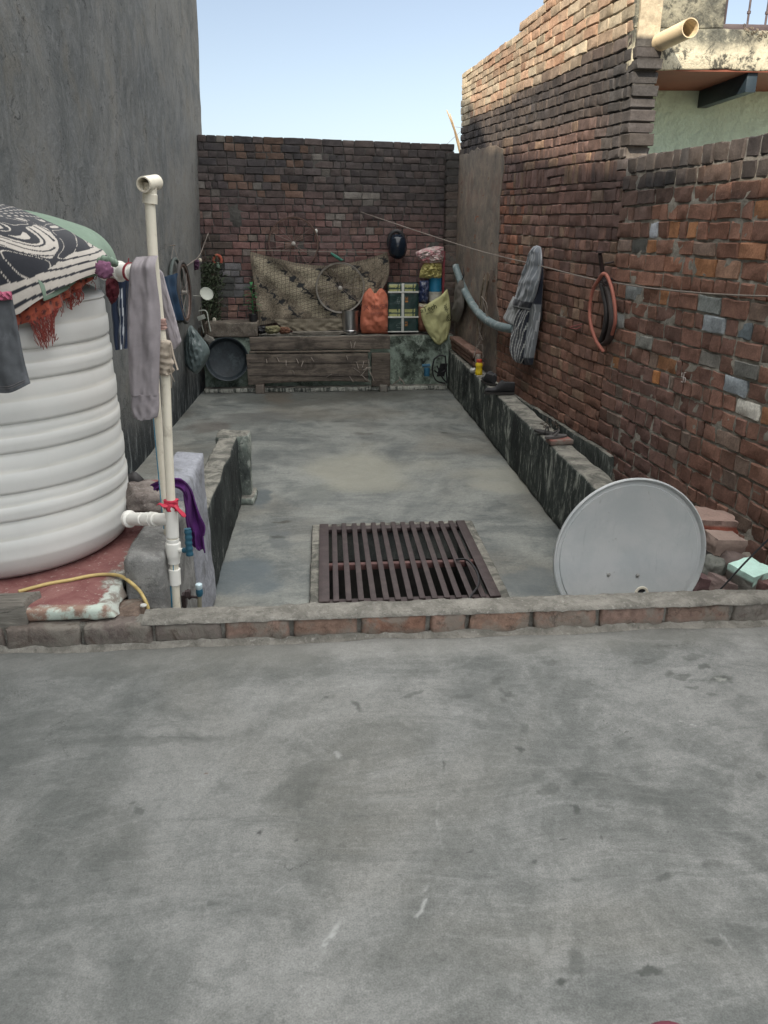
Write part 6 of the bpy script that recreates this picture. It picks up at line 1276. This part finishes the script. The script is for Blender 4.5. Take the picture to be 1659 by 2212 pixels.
shoe('shoe', atz(1056, 829, -.015), R(100), .25, 'black shoe upright on the ledge, the one nearer the yellow bottle', SH, 'pair of black shoes on the ledge')
shoe('shoe', atz(1079, 851, -.015), R(172), .26, 'scuffed black shoe on the ledge with its toe towards the brick wall', SH, 'pair of black shoes on the ledge')
g = MB(); c = atz(1207, 957, -.012); gridbox(g, (c[0]-.075, c[1]-.05, -.014), (c[0]+.085, c[1]+.055, .020), .03, .003, 12, .005, col=(.25, .075, .06), seed=2, mp=lambda p: np.array(Matrix.Rotation(.12, 3, 'Z') @ (Vector(p)-Vector(c))+Vector(c))); tag(g.build('tile', [KM], ang=50), 'flat red tile lying on the ledge under the old slipper', 'tile')
g = MB()
def sole_(c, L, w_, yaw, z_, tilt=0, th=.014):
    M = Euler((0, tilt, yaw)).to_matrix(); top = [c+M @ Vector((L/2*math.cos(a)*1.0, w_*math.sin(a)*(1+.25*math.cos(a)), 0)) for a in np.linspace(0, 6.283, 21)[:-1]]; n_ = len(top); g.add([p for p in top]+[p+M @ Vector((0, 0, th)) for p in top], [tuple(range(n_))[::-1], tuple(range(n_, 2*n_))]+[(k, (k+1) % n_, (k+1) % n_+n_, k+n_) for k in range(n_)])
c = Vector(atz(1200, 945, .02)); sole_(c, .2, .038, .5, 0, .05); c2 = c+Vector((-.03, .09, .012)); g.tube(cat_pts([c+Vector((-.02, -.03, .014)), c+Vector((.02, 0, .05)), c+Vector((-.02, .035, .014))], 5), .007, 6)
tag(g.build('slipper', mk('dusty_grey_rubber', (.075, .07, .068), .3, 20, .85, .4), ang=50), 'worn grey slipper lying on the red tile on the ledge', 'slipper')
g = MB(); c = Vector(atz(1182, 937, -.012)); sole_(c, .2, .036, 2.6, 0, -.10); g.tube(cat_pts([c+Vector((-.03, -.03, .014)), c+Vector((0, .01, .05)), c+Vector((.02, .04, .014))], 5), .006, 6); tag(g.build('slipper', mk('dark_rubber_slipper', (.03, .028, .027), .3, 20, .8, .4), ang=50), 'dark broken slipper on the ledge just beyond the red tile', 'slipper')
g = MB(); rd = random.Random(8); c = Vector(atz(1196, 925, -.01))
for k in range(22): p = c+Vector((rd.gauss(0, .05), rd.gauss(0, .05), .01)); g.tube([p, p+Vector((rd.gauss(0, .03), rd.gauss(0, .03), rd.uniform(0, .04)))], .004, 4)
tag(g.build('dry_leaves', mk('dry_dark_leaf', (.05, .04, .03), .3), None), 'dry dark leaves and twigs beyond the slippers on the ledge', 'dry leaves')
# striped shirt
sh = empty('striped_shirt', atw(1150, 560, .06), 'grey and navy striped shirt hanging from a nail on the right wall', 'shirt')
def stripe(f1, c0, c1, ang=0.0, dens=9, wd=.18):
    def fn(u, v): q = ((u+ang*v)*dens) % 1; return c1 if q < wd else c0
    return fn
GC_ = (.20, .22, .245); WC = (.42, .44, .46); NC = (.014, .018, .032)
G = outline([(1159, 530), (1146, 558), (1130, 600), (1114, 640), (1108, 664)], [(1168, 533), (1170, 560), (1166, 600), (1156, 640), (1143, 672)], 40, 60); mb = puff(G, placeW(.10), WN, .045, .03, 3, 5, .4, .5, 2, .01)
paint(mb, lambda u, v: NC if .86 < v < .955 or v > .975 else (WC if v >= .955 else stripe(0, GC_, WC, .1, 7)(u, v))); mb.build('sleeve', FB, sh, ang=80)
G = outline([(1108, 640), (1098, 665), (1088, 688), (1104, 700)], [(1135, 650), (1128, 680), (1118, 700), (1112, 704)], 24, 30); mb = puff(G, placeW(.08), WN, .02, .01, 3, 6, .4, .5); paint(mb, stripe(0, (.24, .25, .25), WC, 0, 5)); mb.build('tail', FB, sh, ang=80)
G = outline([(1155, 555), (1140, 610), (1130, 660), (1124, 720), (1130, 788)], [(1172, 560), (1172, 610), (1168, 670), (1160, 730), (1150, 789)], 50, 80); mb = puff(G, placeW(.05), WN, .045, .03, 3, 9, .4, .5, 2.5, .012)
paint(mb, lambda u, v: NC if v > .93 or (u > .45 and v < .42) else stripe(0, (.17, .185, .20), WC, .25, 8)(u, v)); mb.build('body', FB, sh, ang=80)
G = outline([(1128, 650), (1116, 690), (1104, 735), (1108, 770), (1118, 784)], [(1148, 660), (1140, 700), (1136, 740), (1132, 770), (1126, 786)], 40, 60); mb = puff(G, placeW(.09), WN, .03, .015, 3, 4, .4, .5, 1.5, .008)
paint(mb, stripe(0, NC, (.48, .49, .47), .55, 6, .2)); mb.build('far_sleeve', FB, sh, ang=80)
g = MB(); a = atw(1168, 600, .03); b = atw(1170, 690, .03); g.tube([atw(1169, 560, .03), a, b, atw(1164, 700, .04)], .008, 6); tag(g.build('black_strap', blackm), 'black strap hanging behind the striped shirt', 'strap')
# hose loop, tube and rod
g = MB(); P1 = [atw(1311, 596, .10), atw(1321, 622, .09), atw(1328, 660, .08), atw(1329, 695, .07), atw(1322, 722, .05)]; P2 = [atw(1292, 606, .12), atw(1280, 628, .12), atw(1274, 665, .12), atw(1276, 700, .12), atw(1287, 735, .10), atw(1304, 760, .06)]
g.tube(cat_pts(P1[::-1]+[Vector(atw(1302, 592, .12))]+P2, 6), .012, 10); tag(g.build('pink_hose', mk('salmon_rubber_hose', (.36, .13, .095), .15, 12, .6, .15)), 'salmon pink hose hung in a loop over a peg on the right wall', 'hose')
g = MB(); g.tube(cat_pts([atw(1298, 606, .05), atw(1305, 635, .05), atw(1311, 670, .05), atw(1307, 710, .05), atw(1298, 738, .04)], 6), .022, 12, sq=.7); g.tube(cat_pts([atw(1308, 608, .03), atw(1318, 640, .03), atw(1324, 690, .03), atw(1316, 732, .03), atw(1304, 744, .03)], 6), .030, 12, sq=.5, col=(1.6, 1.4, 1.3))
tag(g.build('inner_tube', mk('black_inner_tube', (.032, .028, .028), .3, 12, .5, .3)), 'black rubber inner tubes hanging inside the pink hose loop', 'inner tube')
g = MB(); a = Vector(atw(1296, 548, .13)); b = Vector(atw(1303, 604, .06)); g.tube([a, a.lerp(b, .1), b], [.014, .014, .016], 12); g.tube([a+Vector((0, 0, .005)), a+Vector((0, 0, .018))], .03, 14); g.tube([atw(1290, 608, .05), atw(1322, 602, .04)], .008, 8)
for k in range(7): p = Vector(atw(1306+random.uniform(-9, 9), 607+random.uniform(-6, 6), .08)); g.tube([p+Vector((.02*math.cos(t_), .015*math.cos(t_+k), .018*math.sin(t_))) for t_ in np.linspace(0, 6.283, 11)[:-1]], .003, 5, closed=True)
tag(g.build('iron_peg', IR), 'long rusty iron peg with a flat head driven into the right wall', 'peg')
g = MB(); p = atw(1320, 577, 0); g.tube([atw(1308, 569, .04), atw(1325, 566, .01)], .007, 6); tag(g.build('short_nail', IR), 'short rusty nail beside the iron peg on the right wall', 'nail')
g = MB(); g.tube(cat_pts([atw(1230, 707, .02), atw(1245, 703, .03), atw(1257, 700, .02)], 4), .004, 5); g.tube(cat_pts([atw(1232, 709, .02), atw(1246, 710, .03), atw(1255, 706, .02)], 4), .004, 5); tag(g.build('red_thread', mk('red_thread_fibre', (.3, .09, .08))), 'wisp of red thread caught between the bricks below the peg', 'thread')
# ================================================================== SATELLITE DISH
DX = Vector(aty(1362, 1203, 2.80)); rD = float(aty(1529, 1203, 2.80)[0]-DX.x); tiltD = R(6); M = (Matrix.Rotation(R(4), 3, 'Z') @ Matrix.Rotation(R(90)-tiltD, 3, 'X'))
dm = NT('grey_dish_paint'); n1 = dm.noise(5, 7, .65, .4); v = dm.mix(dm.rng(n1, .35, .65), (.38, .405, .41), (.44, .455, .455)); n2 = dm.noise(11, 8, .75, 1)
v = dm.mix(dm.rng(n2, .62, .70, 0, .7), v, (.26, .265, .26)); st = dm.noise(1, 7, .7, .2, vec=dm.mapv((60, 60, 6))); v = dm.mix(dm.rng(st, .56, .70, 0, .45), v, (.31, .325, .335)); rp_ = dm.voro(16); v = dm.mix(dm.math('MULTIPLY', dm.rng(rp_, .03, .07, .8, 0), dm.rng(dm.noise(3.5), .52, .58)), v, (.14, .11, .08)); v = dm.mix(dm.rng(st, .36, .28, 0, .2), v, (.36, .37, .37))
DM = dm.done(v, .42, [(dm.noise(140, 3), .25, .0015), (n1, .1, .01)], spec=.4)
dd = empty('satellite_dish', (DX.x, DX.y+.05, ZL), 'round grey satellite dish standing behind the kerb on the right', 'satellite dish')
pr = [(0, -.055), (rD*.3, -.050), (rD*.6, -.035), (rD*.88, -.010), (rD*.905, -.008), (rD*.915, -.012), (rD*.955, -.010), (rD*.965, 0), (rD*.985, .006), (rD, .004), (rD*1.003, -.004), (rD*.99, -.014), (rD*.9, -.02), (rD*.6, -.045), (rD*.3, -.06), (0, -.065)]
g = MB(); g.lathe(pr, 96, DX, M); g.build('reflector', DM, dd, ang=35)
def dpt(x, y, off=0):                            # a picture point on the dish face
    q = Vector(aty(x, y, DX.y)); l = M.transposed() @ (q-DX); l.z = 0; rr_ = math.hypot(l.x, l.y)/rD; l.z = -.055+.05*rr_**2+off; return DX+M @ l
g = MB(); MI = M
for (x, y) in ((1322, 1247), (1387, 1250)):
    g = MB(); g.lathe([(0, .009), (.004, .009), (.005, .005), (.0085, .004), (.009, -.001), (0, -.001)], 16, dpt(x, y), M); g.build('bolt', mk('zinc_bolt', (.40, .40, .38), .1, 20, .4, metal=.6) if 'zinc_bolt' not in bpy.data.materials else bpy.data.materials['zinc_bolt'], dd)
g = MB(); g.lathe([(.020, .004), (.024, .006), (.030, .006), (.032, .003), (.031, 0), (.020, 0)], 28, dpt(1391, 1286), M); g.build('hub_ring', PVC, dd)
g = MB(); g.lathe([(0, .002), (.021, .002), (.021, 0)], 24, dpt(1391, 1286), M); g.build('hub_hole', blackm, dd)
g = MB(); pz = DX+Vector((0, .17, 0)); g.tube([(pz.x, pz.y, ZL), (pz.x, pz.y, DX.z)], .02, 14); g.box((pz.x, pz.y-.03, DX.z-.02), (.14, .06, .12), bev=.006); g.build('back_mount', IR, dd)
g = MB(); g.tube(cat_pts([aty(1380, 1420, 2.6), aty(1440, 1380, 2.58), aty(1548, 1281, 2.55), aty(1605, 1220, 2.52), aty(1659, 1166, 2.50), aty(1720, 1110, 2.45)], 5), .0035, 6)
tag(g.build('black_coaxial_cable', blackm), 'thin black cable rising to the right edge past the painted rock', 'cable')
# ================================================================== RUBBLE by the dish
def stone(name, label, x, y, Yf, rad, rot, seed, mat, boxy=.6, amp=.2, colf=None):
    g = MB(); g.blob(aty(x, y, Yf), rad, 10, amp, 1.6, boxy, rot, seed=seed, colf=colf); return tag(g.build(name, mat, ang=50), label, 'stone', 'broken stones heaped behind the dish')
RBK = mk('broken_brick_stone', (1, 1, 1), .3, 12, .93, .8, 45, .008)
stone('brick_chunk', 'broken orange red brick chunk topping the rubble behind the dish rim', 1528, 1132, 3.35, (.125, .09, .06), (.1, .15, .2), 3, RBK, .7, .22, lambda q: (.27, .19, .16) if q.z > .45 else (.24, .075, .05))
stone('stone', 'pale buff angular stone in the middle of the rubble right of the dish', 1563, 1174, 3.15, (.078, .06, .044), (.05, .1, .1), 5, mk('buff_stone', (.26, .195, .165), .2, 12, .9, .7, 40, .006), .75, .12)
stone('stone', 'dark brown rounded stone beside the mint topped rock', 1588, 1220, 3.06, (.075, .07, .052), (.2, .3, .4), 8, mk('dark_brown_stone', (.115, .088, .08), .25, 12, .85, .6, 40, .005), .3, .15)
stone('stone', 'mossy grey stone tucked against the dish rim', 1540, 1232, 3.05, (.05, .05, .06), (.2, .3, .1), 11, mk('mossy_grey_stone', (.13, .135, .12), .4, 14, .9, .7, 40, .006), .4, .25)
stone('painted_rock', 'rock with bright mint green paint on its top at the right edge', 1619, 1248, 2.92, (.073, .07, .060), (.1, -.05, .4), 14, mk('mint_painted_rock', (1, 1, 1), .12, 20, .9, .8, 40, .008), .75, .12, lambda q: (.48, .70, .62) if q.z+.35*math.sin(q.x*7)*max(0, -q.y) > .42-.5*(q.x > .35)*(q.x < .7) else (.14, .135, .12))
stone('brick_piece', 'dull brown brick lying at the bottom of the rubble below the dark round stone', 1575, 1270, 2.95, (.09, .06, .035), (0, .35, .2), 17, RBK, .9, .06, lambda q: (.17, .125, .115))
stone('brick_piece', 'dark red brick end in front of the mint topped rock', 1655, 1270, 2.85, (.045, .05, .035), (0, .1, .3), 19, RBK, .85, .1, lambda q: (.13, .07, .065))
stone('brick_piece', 'dark purple brick piece low behind the dish rim', 1520, 1262, 3.0, (.07, .05, .04), (0, .3, .2), 23, RBK, .8, .1, lambda q: (.10, .06, .06))
stone('stone', 'grey stone under the pale buff one', 1545, 1205, 3.25, (.075, .06, .04), (0, .0, .2), 29, mk('slate_stone', (.09, .085, .08), .3, 12, .9, .6, 40, .006), .6, .2)
g = MB()
rd = random.Random(3)
for k in range(60): g.blob((rd.uniform(1.45, 2.0), rd.uniform(2.75, 4.2), -.48+.34*rd.random()), (rd.uniform(.04, .09), rd.uniform(.04, .09), rd.uniform(.03, .06)), 3, .25, 1.6, .6, (rd.random(), rd.random(), rd.random()*3), seed=k, col=rd.choice([(.16, .12, .10), (.12, .11, .10), (.17, .085, .07), (.2, .18, .15)]))
tag(g.build('rubble_bed', RBK, ang=60), 'bed of small broken brick and stone under the larger stones', 'rubble', kind='stuff')
# toe of a maroon sandal at the bottom edge
g = MB(); c = Vector(atz(1452, 2292, .0)); g.blob((c.x, c.y, .02), (.05, .055, .022), 8, .03, 1, .15); tag(g.build('sandal_toe', mk('maroon_rubber', (.14, .03, .05), .1, 12, .5), ang=60), 'rounded maroon sandal toe poking in at the bottom edge', 'sandal')
